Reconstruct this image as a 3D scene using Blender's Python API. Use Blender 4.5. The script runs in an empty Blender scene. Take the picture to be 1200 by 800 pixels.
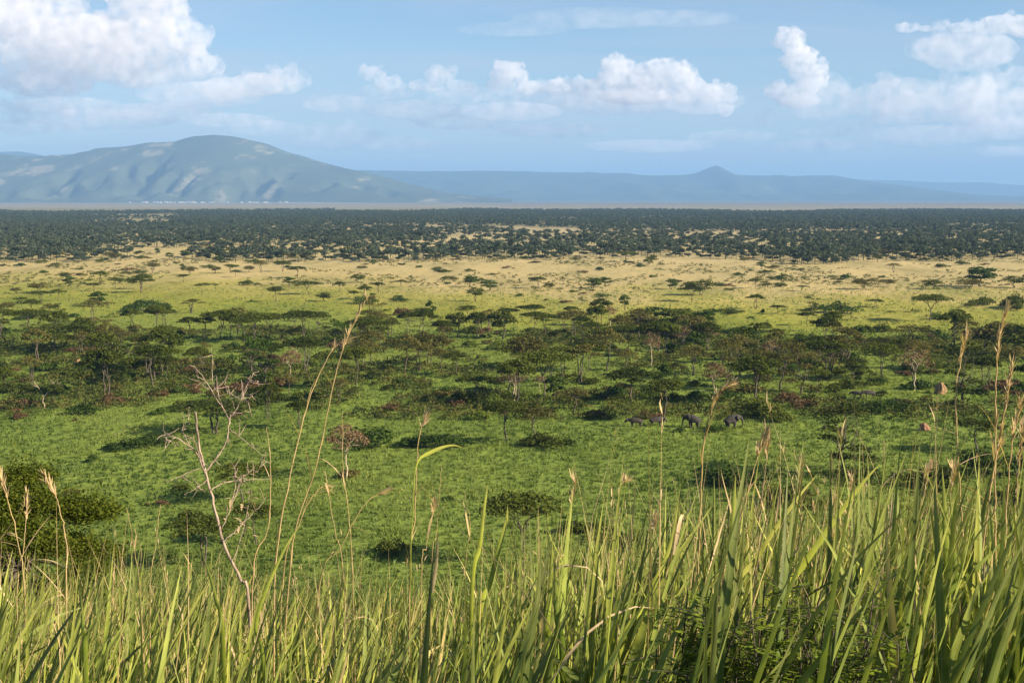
import bpy, math, random
import numpy as np
from mathutils import Vector, noise as mnoise

rng = np.random.default_rng(7)
random.seed(7)
scene = bpy.context.scene
COL = scene.collection

# ------------------------------------------------------------------ camera
CAM_Z = 40.0
F_PX = 1667.0            # focal length in photo pixels (1200 wide)
HORIZON = 232.0
cam_d = bpy.data.cameras.new('camera')
cam_d.sensor_width = 36.0
cam_d.lens = 36.0 * F_PX / 1200.0
cam_d.clip_start = 0.05
cam_d.clip_end = 200000.0
cam = bpy.data.objects.new('camera', cam_d)
PITCH = math.atan((400 - HORIZON) / F_PX)
cam.location = (0, 0, CAM_Z)
cam.rotation_euler = (math.pi / 2 - PITCH, 0, 0)
COL.objects.link(cam)
scene.camera = cam

# ------------------------------------------------------------------ light
SUN_EL = math.radians(27)
SUN_BACK = math.radians(20)          # how far behind the picture plane, on the right
sun_dir = Vector((math.cos(SUN_EL) * math.cos(SUN_BACK), -math.cos(SUN_EL) * math.sin(SUN_BACK), math.sin(SUN_EL)))
sl = bpy.data.lights.new('sun', 'SUN')
sl.energy = 5.0
sl.angle = math.radians(0.5)
sl.color = (1.0, 0.86, 0.64)
sun = bpy.data.objects.new('sun', sl)
sun.rotation_euler = sun_dir.to_track_quat('Z', 'Y').to_euler()
COL.objects.link(sun)

world = bpy.data.worlds.new('World')
scene.world = world
world.use_nodes = True
wn = world.node_tree
wn.nodes.clear()
def wnode(t, **kw):
    n = wn.nodes.new(t)
    for k, v in kw.items():
        setattr(n, k, v)
    return n
w_out = wnode('ShaderNodeOutputWorld')
w_bg = wnode('ShaderNodeBackground')
w_sky = wnode('ShaderNodeTexSky')
w_sky.sky_type = 'NISHITA'
w_sky.sun_disc = False
w_sky.sun_elevation = SUN_EL
w_sky.sun_rotation = math.atan2(sun_dir.x, sun_dir.y)
w_sky.altitude = 900
w_sky.air_density = 1.0
w_sky.dust_density = 0.1
w_sky.ozone_density = 3.5
w_bg.inputs['Strength'].default_value = 0.052
# thin high cloud veil over the whole sky, drawn out in long streaks by its flat layer
w_tc = wnode('ShaderNodeTexCoord')
w_sep = wnode('ShaderNodeSeparateXYZ'); wn.links.new(w_tc.outputs['Generated'], w_sep.inputs[0])
def wmath(op, a, b=None, clamp=False):
    n = wnode('ShaderNodeMath', operation=op, use_clamp=clamp)
    for i, v in enumerate((a, b)):
        if v is None: continue
        if isinstance(v, bpy.types.NodeSocket): wn.links.new(v, n.inputs[i])
        else: n.inputs[i].default_value = v
    return n.outputs[0]
w_h = wmath('ADD', wmath('MAXIMUM', w_sep.outputs['Z'], 0.0), 0.06)
w_cmb = wnode('ShaderNodeCombineXYZ')
wn.links.new(wmath('DIVIDE', w_sep.outputs['X'], w_h), w_cmb.inputs[0]); wn.links.new(wmath('DIVIDE', w_sep.outputs['Y'], w_h), w_cmb.inputs[1])
w_map = wnode('ShaderNodeMapping'); w_map.inputs['Scale'].default_value = (0.55, 0.75, 1); w_map.inputs['Location'].default_value = (3.3, 1.2, 0)
wn.links.new(w_cmb.outputs[0], w_map.inputs[0])
w_n = wnode('ShaderNodeTexNoise'); w_n.inputs['Scale'].default_value = 1.0; w_n.inputs['Detail'].default_value = 7; w_n.inputs['Roughness'].default_value = 0.58
w_n.inputs['Distortion'].default_value = 0.35
wn.links.new(w_map.outputs[0], w_n.inputs[0])
w_low = wmath('SUBTRACT', 1.0, wmath('DIVIDE', wmath('MAXIMUM', w_sep.outputs['Z'], 0.0), 0.10), True)
w_cov0 = wmath('MULTIPLY', wmath('DIVIDE', wmath('SUBTRACT', w_n.outputs[0], 0.42), 0.30, True), 0.45)
w_cov = wmath('ADD', w_cov0, wmath('MULTIPLY', w_low, wmath('MULTIPLY', w_n.outputs[0], 0.85)), True)
w_mix = wnode('ShaderNodeMix', data_type='RGBA'); wn.links.new(w_cov, w_mix.inputs[0])
wn.links.new(w_sky.outputs[0], w_mix.inputs[6]); w_mix.inputs[7].default_value = (5.0, 5.2, 6.0, 1)
wn.links.new(w_mix.outputs[2], w_bg.inputs['Color'])
wn.links.new(w_bg.outputs[0], w_out.inputs[0])

scene.view_settings.view_transform = 'Standard'
scene.view_settings.look = 'None'
scene.view_settings.gamma = 1.0
scene.view_settings.use_curve_mapping = False
scene.view_settings.exposure = 1.4
scene.render.engine = 'CYCLES'
cy = scene.cycles
cy.max_bounces = 6
cy.diffuse_bounces = 2
cy.glossy_bounces = 2
cy.transmission_bounces = 4
cy.transparent_max_bounces = 6
cy.volume_bounces = 4
cy.caustics_reflective = False
cy.caustics_refractive = False
cy.use_denoising = True

# ------------------------------------------------------------------ helpers
def pix_dir(px, py):
    v = Vector(((px - 600) / F_PX, (400 - py) / F_PX, -1.0))
    return cam.rotation_euler.to_matrix() @ v
def on_ground(px, py, z=0.0):
    d = pix_dir(px, py)
    t = (z - CAM_Z) / d.z
    return Vector((d.x * t, d.y * t, z))
def at_depth(px, py, y):
    d = pix_dir(px, py)
    t = y / d.y
    return Vector((d.x * t, y, CAM_Z + d.z * t))

def ground_h(x, y):
    """height of the ground: a hill under the camera that falls to the plain"""
    x = np.asarray(x, float); y = np.asarray(y, float)
    edge = 1.5 + 0.5 * np.sin(x * 0.11) + 1.2 * np.sin(x * 0.023 + 1.0)*np.clip(np.abs(x)/40,0,1)
    a = 38.55 - 0.285 * (y - edge) + 0.12 * np.sin(x * 0.9) * np.clip(y / 6, 0, 1)
    top = 38.55 + 0.02 * np.clip(-y, 0, 400)
    a = np.minimum(a, top)
    k = 2.2
    return k * np.logaddexp(0, np.clip(a / k, -60, 60))

def tag(o, label=None, cat=None, group=None, kind=None):
    if label: o['label'] = label
    if cat: o['category'] = cat
    if group: o['group'] = group
    if kind: o['kind'] = kind
    return o

def make_mesh(name, verts, faces, mats=(), smooth=True, attrs=None, mat_idx=None):
    """faces: (M,3) or (M,4) int array, or a list of such arrays"""
    me = bpy.data.meshes.new(name)
    verts = np.asarray(verts, np.float32)
    fl = [np.asarray(f, np.int32) for f in (faces if isinstance(faces, list) else [faces]) if len(f)]
    me.vertices.add(len(verts))
    me.vertices.foreach_set('co', verts.ravel())
    loops = np.concatenate([f.ravel() for f in fl])
    tot = np.concatenate([np.full(len(f), f.shape[1], np.int32) for f in fl])
    start = np.concatenate([[0], np.cumsum(tot)[:-1]]).astype(np.int32)
    me.loops.add(len(loops))
    me.loops.foreach_set('vertex_index', loops)
    me.polygons.add(len(tot))
    me.polygons.foreach_set('loop_start', start)
    me.polygons.foreach_set('loop_total', tot)
    if smooth:
        me.polygons.foreach_set('use_smooth', np.ones(len(tot), bool))
    if attrs:
        for k, v in attrs.items():
            a = me.attributes.new(k, 'FLOAT', 'POINT')
            a.data.foreach_set('value', np.asarray(v, np.float32))
    for m in mats:
        me.materials.append(m)
    me.update(calc_edges=True)
    return me

def link(name, me, parent=None):
    o = bpy.data.objects.new(name, me)
    COL.objects.link(o)
    if parent is not None:
        o.parent = parent
    return o

class Geo:
    """collects vertices and faces of one mesh"""
    def __init__(s):
        s.v = []; s.q = []; s.t = []; s.n = 0; s.a = []
    def add(s, v, quads=None, tris=None, a=None):
        v = np.asarray(v, float)
        if quads is not None and len(quads): s.q.append(np.asarray(quads, int) + s.n)
        if tris is not None and len(tris): s.t.append(np.asarray(tris, int) + s.n)
        s.v.append(v); s.n += len(v)
        s.a.append(np.full(len(v), 0.5) if a is None else np.broadcast_to(np.asarray(a, float), (len(v),)))
    def tube(s, pts, radii, sides=5, a=None):
        pts = np.asarray(pts, float); n = len(pts)
        radii = np.broadcast_to(np.asarray(radii, float), (n,))
        tang = np.gradient(pts, axis=0)
        tang /= np.linalg.norm(tang, axis=1)[:, None] + 1e-9
        ref = np.array([0.31, 0.17, 0.93]) if abs(tang[0, 2]) < 0.8 else np.array([0.95, 0.2, 0.1])
        u = np.cross(tang, ref); u /= np.linalg.norm(u, axis=1)[:, None] + 1e-9
        w = np.cross(tang, u)
        ang = np.arange(sides) * 2 * math.pi / sides
        ring = (u[:, None, :] * np.cos(ang)[None, :, None] + w[:, None, :] * np.sin(ang)[None, :, None]) * radii[:, None, None]
        v = (pts[:, None, :] + ring).reshape(-1, 3)
        i = np.arange(n - 1)[:, None] * sides; j = np.arange(sides)[None, :]; j2 = (j + 1) % sides
        q = np.stack([i + j, i + j2, i + sides + j2, i + sides + j], -1).reshape(-1, 4)
        s.add(v, q, a=a)
    def leaves(s, c, size, up=0.6, out=None, aspect=0.6, rg=None, a=None):
        """random small leaf quads centred on c (N,3)"""
        rg = rg or rng
        c = np.asarray(c, float); n = len(c)
        nrm = rg.normal(size=(n, 3)) * 0.7; nrm[:, 2] += up
        if out is not None: nrm += out
        nrm /= np.linalg.norm(nrm, axis=1)[:, None] + 1e-9
        r = rg.normal(size=(n, 3))
        u = np.cross(nrm, r); u /= np.linalg.norm(u, axis=1)[:, None] + 1e-9
        w = np.cross(nrm, u)
        size = np.broadcast_to(np.asarray(size, float), (n,))[:, None]
        u = u * size * 0.5; w = w * size * 0.5 * aspect
        v = np.stack([c - u, c - w * 1.0, c + u, c + w * 1.0], 1).reshape(-1, 3)
        q = np.arange(n * 4).reshape(-1, 4)
        a = rg.random(n) if a is None else np.broadcast_to(np.asarray(a, float), (n,))
        s.add(v, q, a=np.repeat(a, 4))
    def mesh(s, name, mats, smooth=True):
        f = []
        if s.q: f.append(np.concatenate(s.q))
        if s.t: f.append(np.concatenate(s.t))
        return make_mesh(name, np.concatenate(s.v), f, mats, smooth, {'var': np.concatenate(s.a)})

# ------------------------------------------------------------------ materials
def new_mat(name):
    m = bpy.data.materials.new(name)
    m.use_nodes = True
    nt = m.node_tree
    nt.nodes.clear()
    out = nt.nodes.new('ShaderNodeOutputMaterial')
    return m, nt, out
def N(nt, t, **kw):
    n = nt.nodes.new(t)
    for k, v in kw.items():
        if k.startswith('i_'):
            n.inputs[k[2:].replace('_', ' ')].default_value = v
        else:
            setattr(n, k, v)
    return n
def ramp(nt, stops, interp='LINEAR'):
    n = nt.nodes.new('ShaderNodeValToRGB')
    n.color_ramp.interpolation = interp
    el = n.color_ramp.elements
    while len(el) < len(stops): el.new(0.5)
    for e, (p, c) in zip(el, stops):
        e.position = p
        e.color = (*c, 1.0) if len(c) == 3 else c
    return n
def mixc(nt, fac, a, b, blend='MIX'):
    n = nt.nodes.new('ShaderNodeMix'); n.data_type = 'RGBA'; n.blend_type = blend
    for sock, val in ((n.inputs[0], fac), (n.inputs[6], a), (n.inputs[7], b)):
        if isinstance(val, bpy.types.NodeSocket): nt.links.new(val, sock)
        elif isinstance(val, (int, float)): sock.default_value = val
        else: sock.default_value = (*val, 1.0)
    return n.outputs[2]
def mth(nt, op, a, b=None, c=None, clamp=False):
    n = nt.nodes.new('ShaderNodeMath'); n.operation = op; n.use_clamp = clamp
    for i, val in enumerate((a, b, c)):
        if val is None: continue
        if isinstance(val, bpy.types.NodeSocket): nt.links.new(val, n.inputs[i])
        else: n.inputs[i].default_value = val
    return n.outputs[0]

def leaf_mat(name, dark, light, transl=0.35, rough=0.6, hue_spread=0.5, spec=0.05, extra=None):
    m, nt, out = new_mat(name)
    at = N(nt, 'ShaderNodeAttribute', attribute_name='var')
    oi = N(nt, 'ShaderNodeObjectInfo')
    v = mth(nt, 'ADD', mth(nt, 'MULTIPLY', at.outputs['Fac'], 1 - hue_spread), mth(nt, 'MULTIPLY', oi.outputs['Random'], hue_spread))
    stops = [(0.0, dark), (1.0, light)]
    if extra: stops = [(0.0, dark), (0.6, light), (1.0, extra)]
    cr = ramp(nt, stops)
    nt.links.new(v, cr.inputs[0])
    b = N(nt, 'ShaderNodeBsdfPrincipled'); b.inputs['Roughness'].default_value = rough
    b.inputs['Specular IOR Level'].default_value = spec
    nt.links.new(cr.outputs[0], b.inputs['Base Color'])
    t = N(nt, 'ShaderNodeBsdfTranslucent')
    tc = mixc(nt, 1.0, cr.outputs[0], (1.5, 1.45, 0.55), 'MULTIPLY')
    nt.links.new(tc, t.inputs[0])
    mx = N(nt, 'ShaderNodeMixShader'); mx.inputs[0].default_value = transl
    nt.links.new(b.outputs[0], mx.inputs[1]); nt.links.new(t.outputs[0], mx.inputs[2])
    nt.links.new(mx.outputs[0], out.inputs[0])
    return m

def bark_mat(name, c1, c2, scale=6.0):
    m, nt, out = new_mat(name)
    tc = N(nt, 'ShaderNodeTexCoord')
    mp = N(nt, 'ShaderNodeMapping'); mp.inputs['Scale'].default_value = (1, 1, 0.25)
    nt.links.new(tc.outputs['Object'], mp.inputs[0])
    no = N(nt, 'ShaderNodeTexNoise'); no.inputs['Scale'].default_value = scale; no.inputs['Detail'].default_value = 6
    nt.links.new(mp.outputs[0], no.inputs[0])
    cr = ramp(nt, [(0.3, c1), (0.7, c2)])
    nt.links.new(no.outputs[0], cr.inputs[0])
    b = N(nt, 'ShaderNodeBsdfPrincipled'); b.inputs['Roughness'].default_value = 0.85
    nt.links.new(cr.outputs[0], b.inputs['Base Color'])
    bp = N(nt, 'ShaderNodeBump'); bp.inputs['Strength'].default_value = 0.5; bp.inputs['Distance'].default_value = 0.02
    nt.links.new(no.outputs[0], bp.inputs['Height']); nt.links.new(bp.outputs[0], b.inputs['Normal'])
    nt.links.new(b.outputs[0], out.inputs[0])
    return m

M = {}
M['acacia'] = leaf_mat('acacia_foliage', (0.016, 0.027, 0.005), (0.100, 0.120, 0.018), 0.25)
M['lush'] = leaf_mat('lush_foliage', (0.016, 0.034, 0.007), (0.080, 0.125, 0.020), 0.25)
M['olive'] = leaf_mat('olive_foliage', (0.045, 0.046, 0.013), (0.145, 0.13, 0.038), 0.25)
M['dry'] = leaf_mat('dry_foliage', (0.10, 0.062, 0.038), (0.24, 0.16, 0.095), 0.2)
M['rust'] = leaf_mat('rusty_foliage', (0.055, 0.034, 0.018), (0.15, 0.090, 0.048), 0.2)
M['fresh'] = leaf_mat('fresh_foliage', (0.055, 0.085, 0.016), (0.16, 0.20, 0.035), 0.35)
M['near'] = leaf_mat('near_crown_foliage', (0.022, 0.040, 0.005), (0.125, 0.145, 0.016), 0.35, hue_spread=0.05)
M['far'] = leaf_mat('haze_tinted_woodland', (0.030, 0.044, 0.030), (0.085, 0.105, 0.068), 0.2)  # leaf green greyed and blued: distance haze painted into the colour
M['bark'] = bark_mat('grey_bark', (0.04, 0.032, 0.024), (0.12, 0.095, 0.07))
M['palebark'] = bark_mat('pale_bark', (0.28, 0.21, 0.14), (0.50, 0.40, 0.29))
M['twig'] = bark_mat('bleached_twig', (0.15, 0.105, 0.075), (0.42, 0.32, 0.24), 60)

# ------------------------------------------------------------------ ground
def build_ground():
    rad = np.concatenate([np.linspace(0, 20, 41), np.geomspace(20.5, 200, 60), np.geomspace(212, 45000, 60)])
    na = 160
    ang = np.arange(na) * 2 * math.pi / na
    R, A = np.meshgrid(rad[1:], ang, indexing='ij')
    x = (R * np.sin(A)).ravel(); y = (R * np.cos(A)).ravel()
    v = np.stack([x, y, ground_h(x, y)], -1)
    v = np.concatenate([[[0, 0, float(ground_h(0, 0))]], v])
    nr = len(rad) - 1
    i = np.arange(nr - 1)[:, None] * na; j = np.arange(na)[None, :]; j2 = (j + 1) % na
    q = np.stack([i + j, i + na + j, i + na + j2, i + j2], -1).reshape(-1, 4) + 1
    j = np.arange(na)
    t = np.stack([np.zeros(na, int), j + 1, (j + 1) % na + 1], -1)
    m, nt, out = new_mat('savanna_ground')
    geo = N(nt, 'ShaderNodeNewGeometry')
    sep = N(nt, 'ShaderNodeSeparateXYZ'); nt.links.new(geo.outputs['Position'], sep.inputs[0])
    def noise(scale, detail=4, sx=1.0, sy=1.0, rough=0.55):
        mp = N(nt, 'ShaderNodeMapping'); mp.inputs['Scale'].default_value = (sx * scale, sy * scale, 0)
        nt.links.new(geo.outputs['Position'], mp.inputs[0])
        n = N(nt, 'ShaderNodeTexNoise'); n.inputs['Scale'].default_value = 1.0
        n.inputs['Detail'].default_value = detail; n.inputs['Roughness'].default_value = rough
        nt.links.new(mp.outputs[0], n.inputs[0])
        return n.outputs['Fac']
    n_big = noise(1 / 420, 4, 1.0, 0.6)
    n_mid = noise(1 / 45, 5, 1.0, 0.45)
    n_small = noise(1 / 3.5, 5)
    n_fine = noise(1 / 0.35, 4)
    # how dry the land is: log of the distance out from the hill, pushed about by noise
    ly = mth(nt, 'LOGARITHM', mth(nt, 'MAXIMUM', sep.outputs['Y'], 20.0), 10.0)
    ly = mth(nt, 'ADD', ly, mth(nt, 'MULTIPLY', mth(nt, 'SUBTRACT', n_big, 0.5), 0.34))
    # the ground lies wetter towards -x
    wet = mth(nt, 'MULTIPLY', mth(nt, 'DIVIDE', sep.outputs['X'], -260.0, clamp=True), 0.10)
    ly = mth(nt, 'SUBTRACT', ly, wet)
    ly = mth(nt, 'ADD', ly, mth(nt, 'MULTIPLY', mth(nt, 'SUBTRACT', n_mid, 0.5), 0.22))
    f = mth(nt, 'DIVIDE', mth(nt, 'SUBTRACT', ly, 2.0), 2.4, clamp=True)
    def p(d): return (math.log10(d) - 2.0) / 2.4
    cr = ramp(nt, [(p(105), (0.118, 0.160, 0.032)), (p(260), (0.132, 0.178, 0.034)), (p(390), (0.150, 0.185, 0.036)),
                   (p(470), (0.21, 0.22, 0.038)), (p(560), (0.28, 0.255, 0.070)), (p(640), (0.36, 0.295, 0.135)),
                   (p(1250), (0.38, 0.315, 0.165)), (p(1750), (0.32, 0.27, 0.16)), (p(2500), (0.20, 0.18, 0.10)),
                   (p(4200), (0.17, 0.16, 0.10)), (p(5200), (0.22, 0.20, 0.16)), (p(12000), (0.13, 0.125, 0.10))])
    nt.links.new(f, cr.inputs[0])
    # dry straw patches and fresh green patches
    dry = ramp(nt, [(0.60, (0, 0, 0)), (0.72, (1, 1, 1))]); nt.links.new(noise(1 / 60, 6, 1.0, 0.3, 0.65), dry.inputs[0])
    c = mixc(nt, mth(nt, 'MULTIPLY', dry.outputs[0], 0.55), cr.outputs[0], (0.20, 0.17, 0.07))
    fr = ramp(nt, [(0.52, (0, 0, 0)), (0.70, (1, 1, 1))]); nt.links.new(noise(1 / 85 + 0.003, 5, 1.3, 0.35, 0.6), fr.inputs[0])
    near = mth(nt, 'LESS_THAN', sep.outputs['Y'], 700.0)
    c = mixc(nt, mth(nt, 'MULTIPLY', mth(nt, 'MULTIPLY', fr.outputs[0], near), 0.45), c, (0.12, 0.165, 0.03))
    sm = ramp(nt, [(0.25, (0.72, 0.74, 0.70)), (0.75, (1.25, 1.22, 1.2))]); nt.links.new(n_small, sm.inputs[0])
    c = mixc(nt, 1.0, c, sm.outputs[0], 'MULTIPLY')
    st = ramp(nt, [(0.28, (0.55, 0.60, 0.50)), (0.48, (1, 1, 1)), (0.75, (1.30, 1.22, 1.20))]); nt.links.new(noise(1 / 26, 6, 1.0, 0.22, 0.7), st.inputs[0])
    c = mixc(nt, 1.0, c, st.outputs[0], 'MULTIPLY')
    # soil shows between the grass on the hillside
    hill = mth(nt, 'GREATER_THAN', sep.outputs['Z'], 4.0)
    soil = ramp(nt, [(0.35, (0.035, 0.028, 0.016)), (0.55, (0.07, 0.06, 0.025)), (0.75, (0.16, 0.12, 0.06))]); nt.links.new(n_fine, soil.inputs[0])
    c = mixc(nt, mth(nt, 'MULTIPLY', hill, 0.8), c, soil.outputs[0])
    b = N(nt, 'ShaderNodeBsdfPrincipled'); b.inputs['Roughness'].default_value = 0.95
    b.inputs['Specular IOR Level'].default_value = 0.03
    nt.links.new(c, b.inputs['Base Color'])
    bp = N(nt, 'ShaderNodeBump'); bp.inputs['Strength'].default_value = 1.0; bp.inputs['Distance'].default_value = 0.5
    h = mth(nt, 'ADD', noise(1 / 1.4, 4), mth(nt, 'MULTIPLY', n_small, 1.5))
    nt.links.new(h, bp.inputs['Height']); nt.links.new(bp.outputs[0], b.inputs['Normal'])
    nt.links.new(b.outputs[0], out.inputs[0])
    o = link('ground', make_mesh('ground', v, [q, t], [m]))
    tag(o, 'green and straw coloured savanna plain below the grassy hillside', kind='structure')
build_ground()

# ------------------------------------------------------------------ mountains
def fbm2(x, y, oct_=5, seed=0.0, ridged=False):
    out = np.zeros(len(x)); amp = 1.0; fr = 1.0; tot = 0
    for k in range(oct_):
        vals = np.array([mnoise.noise((a * fr + seed, b * fr + seed * 1.7, 3.1 * k)) for a, b in zip(x, y)])
        if ridged: vals = 1 - np.abs(vals) * 2
        out += vals * amp; tot += amp; amp *= 0.5; fr *= 2.03
    return out / tot

def mountain_material(name, base, patch, thr):
    m, nt, out = new_mat(name)
    geo = N(nt, 'ShaderNodeNewGeometry')
    mp = N(nt, 'ShaderNodeMapping'); mp.inputs['Scale'].default_value = (1 / 420, 1 / 1300, 1 / 260)
    nt.links.new(geo.outputs['Position'], mp.inputs[0])
    n = N(nt, 'ShaderNodeTexNoise'); n.inputs['Scale'].default_value = 1.0; n.inputs['Detail'].default_value = 7
    n.inputs['Roughness'].default_value = 0.62
    nt.links.new(mp.outputs[0], n.inputs[0])
    cr = ramp(nt, [(0.3, tuple(c * 0.6 for c in base)), (thr, base), (thr + 0.07, patch), (1.0, patch)])
    nt.links.new(n.outputs[0], cr.inputs[0])
    b = N(nt, 'ShaderNodeBsdfDiffuse')
    nt.links.new(cr.outputs[0], b.inputs[0])
    nt.links.new(b.outputs[0], out.inputs[0])
    return m

def range_mesh(name, prof, D, front, back, mat, label, x_ext, nx=220, ny=46, rough=0.16, seed=1.0, spur=1.0):
    """a mountain range whose skyline follows prof (pixel x, pixel y) at distance D"""
    pxs = np.array([p[0] for p in prof], float); pys = np.array([p[1] for p in prof], float)
    gx = np.linspace((x_ext[0] - 600) / F_PX * D, (x_ext[1] - 600) / F_PX * D, nx)
    px = gx / D * F_PX + 600
    top = (HORIZON - np.interp(px, pxs, pys)) / F_PX * D + CAM_Z
    top = top * (1 + 0.07 * fbm2(gx / 900, gx * 0 + seed, 5, seed))
    gy = np.concatenate([np.linspace(-front, 0, ny - 14), np.linspace(0, back, 15)[1:]])
    X, Y = np.meshgrid(gx, gy, indexing='ij')
    T = np.repeat(top[:, None], len(gy), 1)
    s = np.where(Y < 0, 1 + Y / front, 1 - Y / back)
    prof_s = np.where(Y < 0, s ** 1.55, s ** 1.2)
    n1 = fbm2((X / 2600).ravel(), (Y / 3800).ravel(), 5, seed, True).reshape(X.shape)
    n2 = fbm2((X / 620).ravel(), (Y / 1500).ravel(), 5, seed + 5, True).reshape(X.shape)
    mid = np.sin(np.clip(s, 0, 1) * math.pi) ** 0.8
    Z = T * prof_s + T * mid * rough * spur * (n1 - 0.35) * 1.4 + T * mid * rough * 1.25 * (n2 - 0.4)
    Z = np.minimum(Z, T * np.clip(s * 1.25, 0, 1) + 1) * np.where(s <= 0.001, 0, 1) - np.where(s <= 0.001, 3, 0)
    v = np.stack([X, Y + D, Z], -1).reshape(-1, 3)
    ncol = len(gy)
    i = np.arange(nx - 1)[:, None] * ncol; j = np.arange(ncol - 1)[None, :]
    q = np.stack([i + j, i + ncol + j, i + ncol + j + 1, i + j + 1], -1).reshape(-1, 4)
    o = link(name, make_mesh(name, v, q, [mat]))
    tag(o, label, kind='structure')
    return o
mt_far = mountain_material('far_hill_scrub', (0.055, 0.07, 0.04), (0.14, 0.13, 0.08), 0.66)
mt_near = mountain_material('mountain_scrub', (0.070, 0.080, 0.045), (0.24, 0.21, 0.14), 0.57)
range_mesh('mountain', [(-400, 205), (-150, 190), (0, 184), (60, 184), (100, 181), (165, 176), (190, 172), (225, 169), (245, 164),
            (268, 162), (290, 164), (308, 169), (330, 178), (360, 186), (400, 197), (440, 205), (480, 216), (530, 227), (600, 233)],
           15600, 3200, 3500, mt_near, 'broad blue mountain rising to a rounded peak beyond the plain', (-420, 600), 300, 80, 0.62, 1.3)
range_mesh('distant_ridge', [(-500, 196), (-60, 182), (0, 179), (30, 178), (45, 180), (60, 184), (200, 196), (420, 200), (520, 201), (600, 201), (680, 203),
            (690, 202), (705, 204), (735, 203), (750, 205), (800, 206), (815, 203), (832, 196), (838, 194), (844, 197), (860, 205), (900, 206), (910, 205),
            (925, 207), (955, 206), (975, 206), (990, 209), (1010, 212), (1060, 218), (1130, 228), (1250, 231), (1700, 231)],
           23500, 4800, 4000, mt_far, 'long level blue ridge with one small pointed summit on the skyline', (-500, 1300), 320, 44, 0.24, 4.1, 0.8)
range_mesh('hills', [(700, 228), (900, 214), (1000, 211), (1040, 211), (1100, 214), (1150, 214), (1170, 216), (1200, 218), (1300, 219), (1600, 214), (1900, 222)],
           32000, 5200, 5000, mt_far, 'low pale hills fading into haze beyond the level ridge', (700, 1900), 200, 36, 0.10, 8.4, 0.7)

# ------------------------------------------------------------------ haze
def build_haze():
    g = bpy.data.meshes.new('haze')
    s = 46000.0
    z0, z1 = -5.0, 900.0
    v = [(-s, -s, z0), (s, -s, z0), (s, s, z0), (-s, s, z0), (-s, -s, z1), (s, -s, z1), (s, s, z1), (-s, s, z1)]
    f = [(3, 2, 1, 0), (4, 5, 6, 7), (0, 1, 5, 4), (1, 2, 6, 5), (2, 3, 7, 6), (3, 0, 4, 7)]
    g.from_pydata(v, [], f)
    m, nt, out = new_mat('air_haze')
    pv = N(nt, 'ShaderNodeVolumePrincipled')
    pv.inputs['Color'].default_value = (0.25, 0.46, 0.80, 1)
    pv.inputs['Density'].default_value = 6.2e-5
    pv.inputs['Anisotropy'].default_value = 0.0
    nt.links.new(pv.outputs[0], out.inputs['Volume'])
    g.materials.append(m)
    o = link('haze', g)
    tag(o, 'pale blue haze in the air over the whole plain', kind='stuff')
build_haze()
# ------------------------------------------------------------------ clouds
CLOUD_D = 60000.0
PXM = CLOUD_D / F_PX
def cloud_material(name, dens, scale=0, lo=0.4, hi=0.6, step=0.12):
    m, nt, out = new_mat(name)
    pv = N(nt, 'ShaderNodeVolumePrincipled')
    pv.inputs['Color'].default_value = (0.95, 0.935, 0.955, 1)
    pv.inputs['Density Attribute'].default_value = ''
    pv.inputs['Anisotropy'].default_value = 0.1
    pv.inputs['Density'].default_value = dens
    if scale:
        # the cloud thins out where the noise is low
        geo = N(nt, 'ShaderNodeNewGeometry')
        mp = N(nt, 'ShaderNodeMapping'); mp.inputs['Scale'].default_value = (1 / scale,) * 3
        nt.links.new(geo.outputs['Position'], mp.inputs[0])
        n = N(nt, 'ShaderNodeTexNoise'); n.inputs['Scale'].default_value = 1.0; n.inputs['Detail'].default_value = 4
        n.inputs['Roughness'].default_value = 0.62
        nt.links.new(mp.outputs[0], n.inputs[0])
        d = mth(nt, 'DIVIDE', mth(nt, 'SUBTRACT', n.outputs[0], lo), hi - lo, clamp=True)
        nt.links.new(mth(nt, 'MULTIPLY', d, dens), pv.inputs['Density'])
        m.cycles.volume_step_rate = step
    nt.links.new(pv.outputs[0], out.inputs['Volume'])
    return m

def ico(sub):
    import bmesh
    bm = bmesh.new(); bmesh.ops.create_icosphere(bm, subdivisions=sub, radius=1.0)
    bm.verts.ensure_lookup_table()
    v = np.array([p.co[:] for p in bm.verts]); f = np.array([[q.index for q in t.verts] for t in bm.faces])
    bm.free(); return v, f
ICO1 = ico(2)

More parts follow.
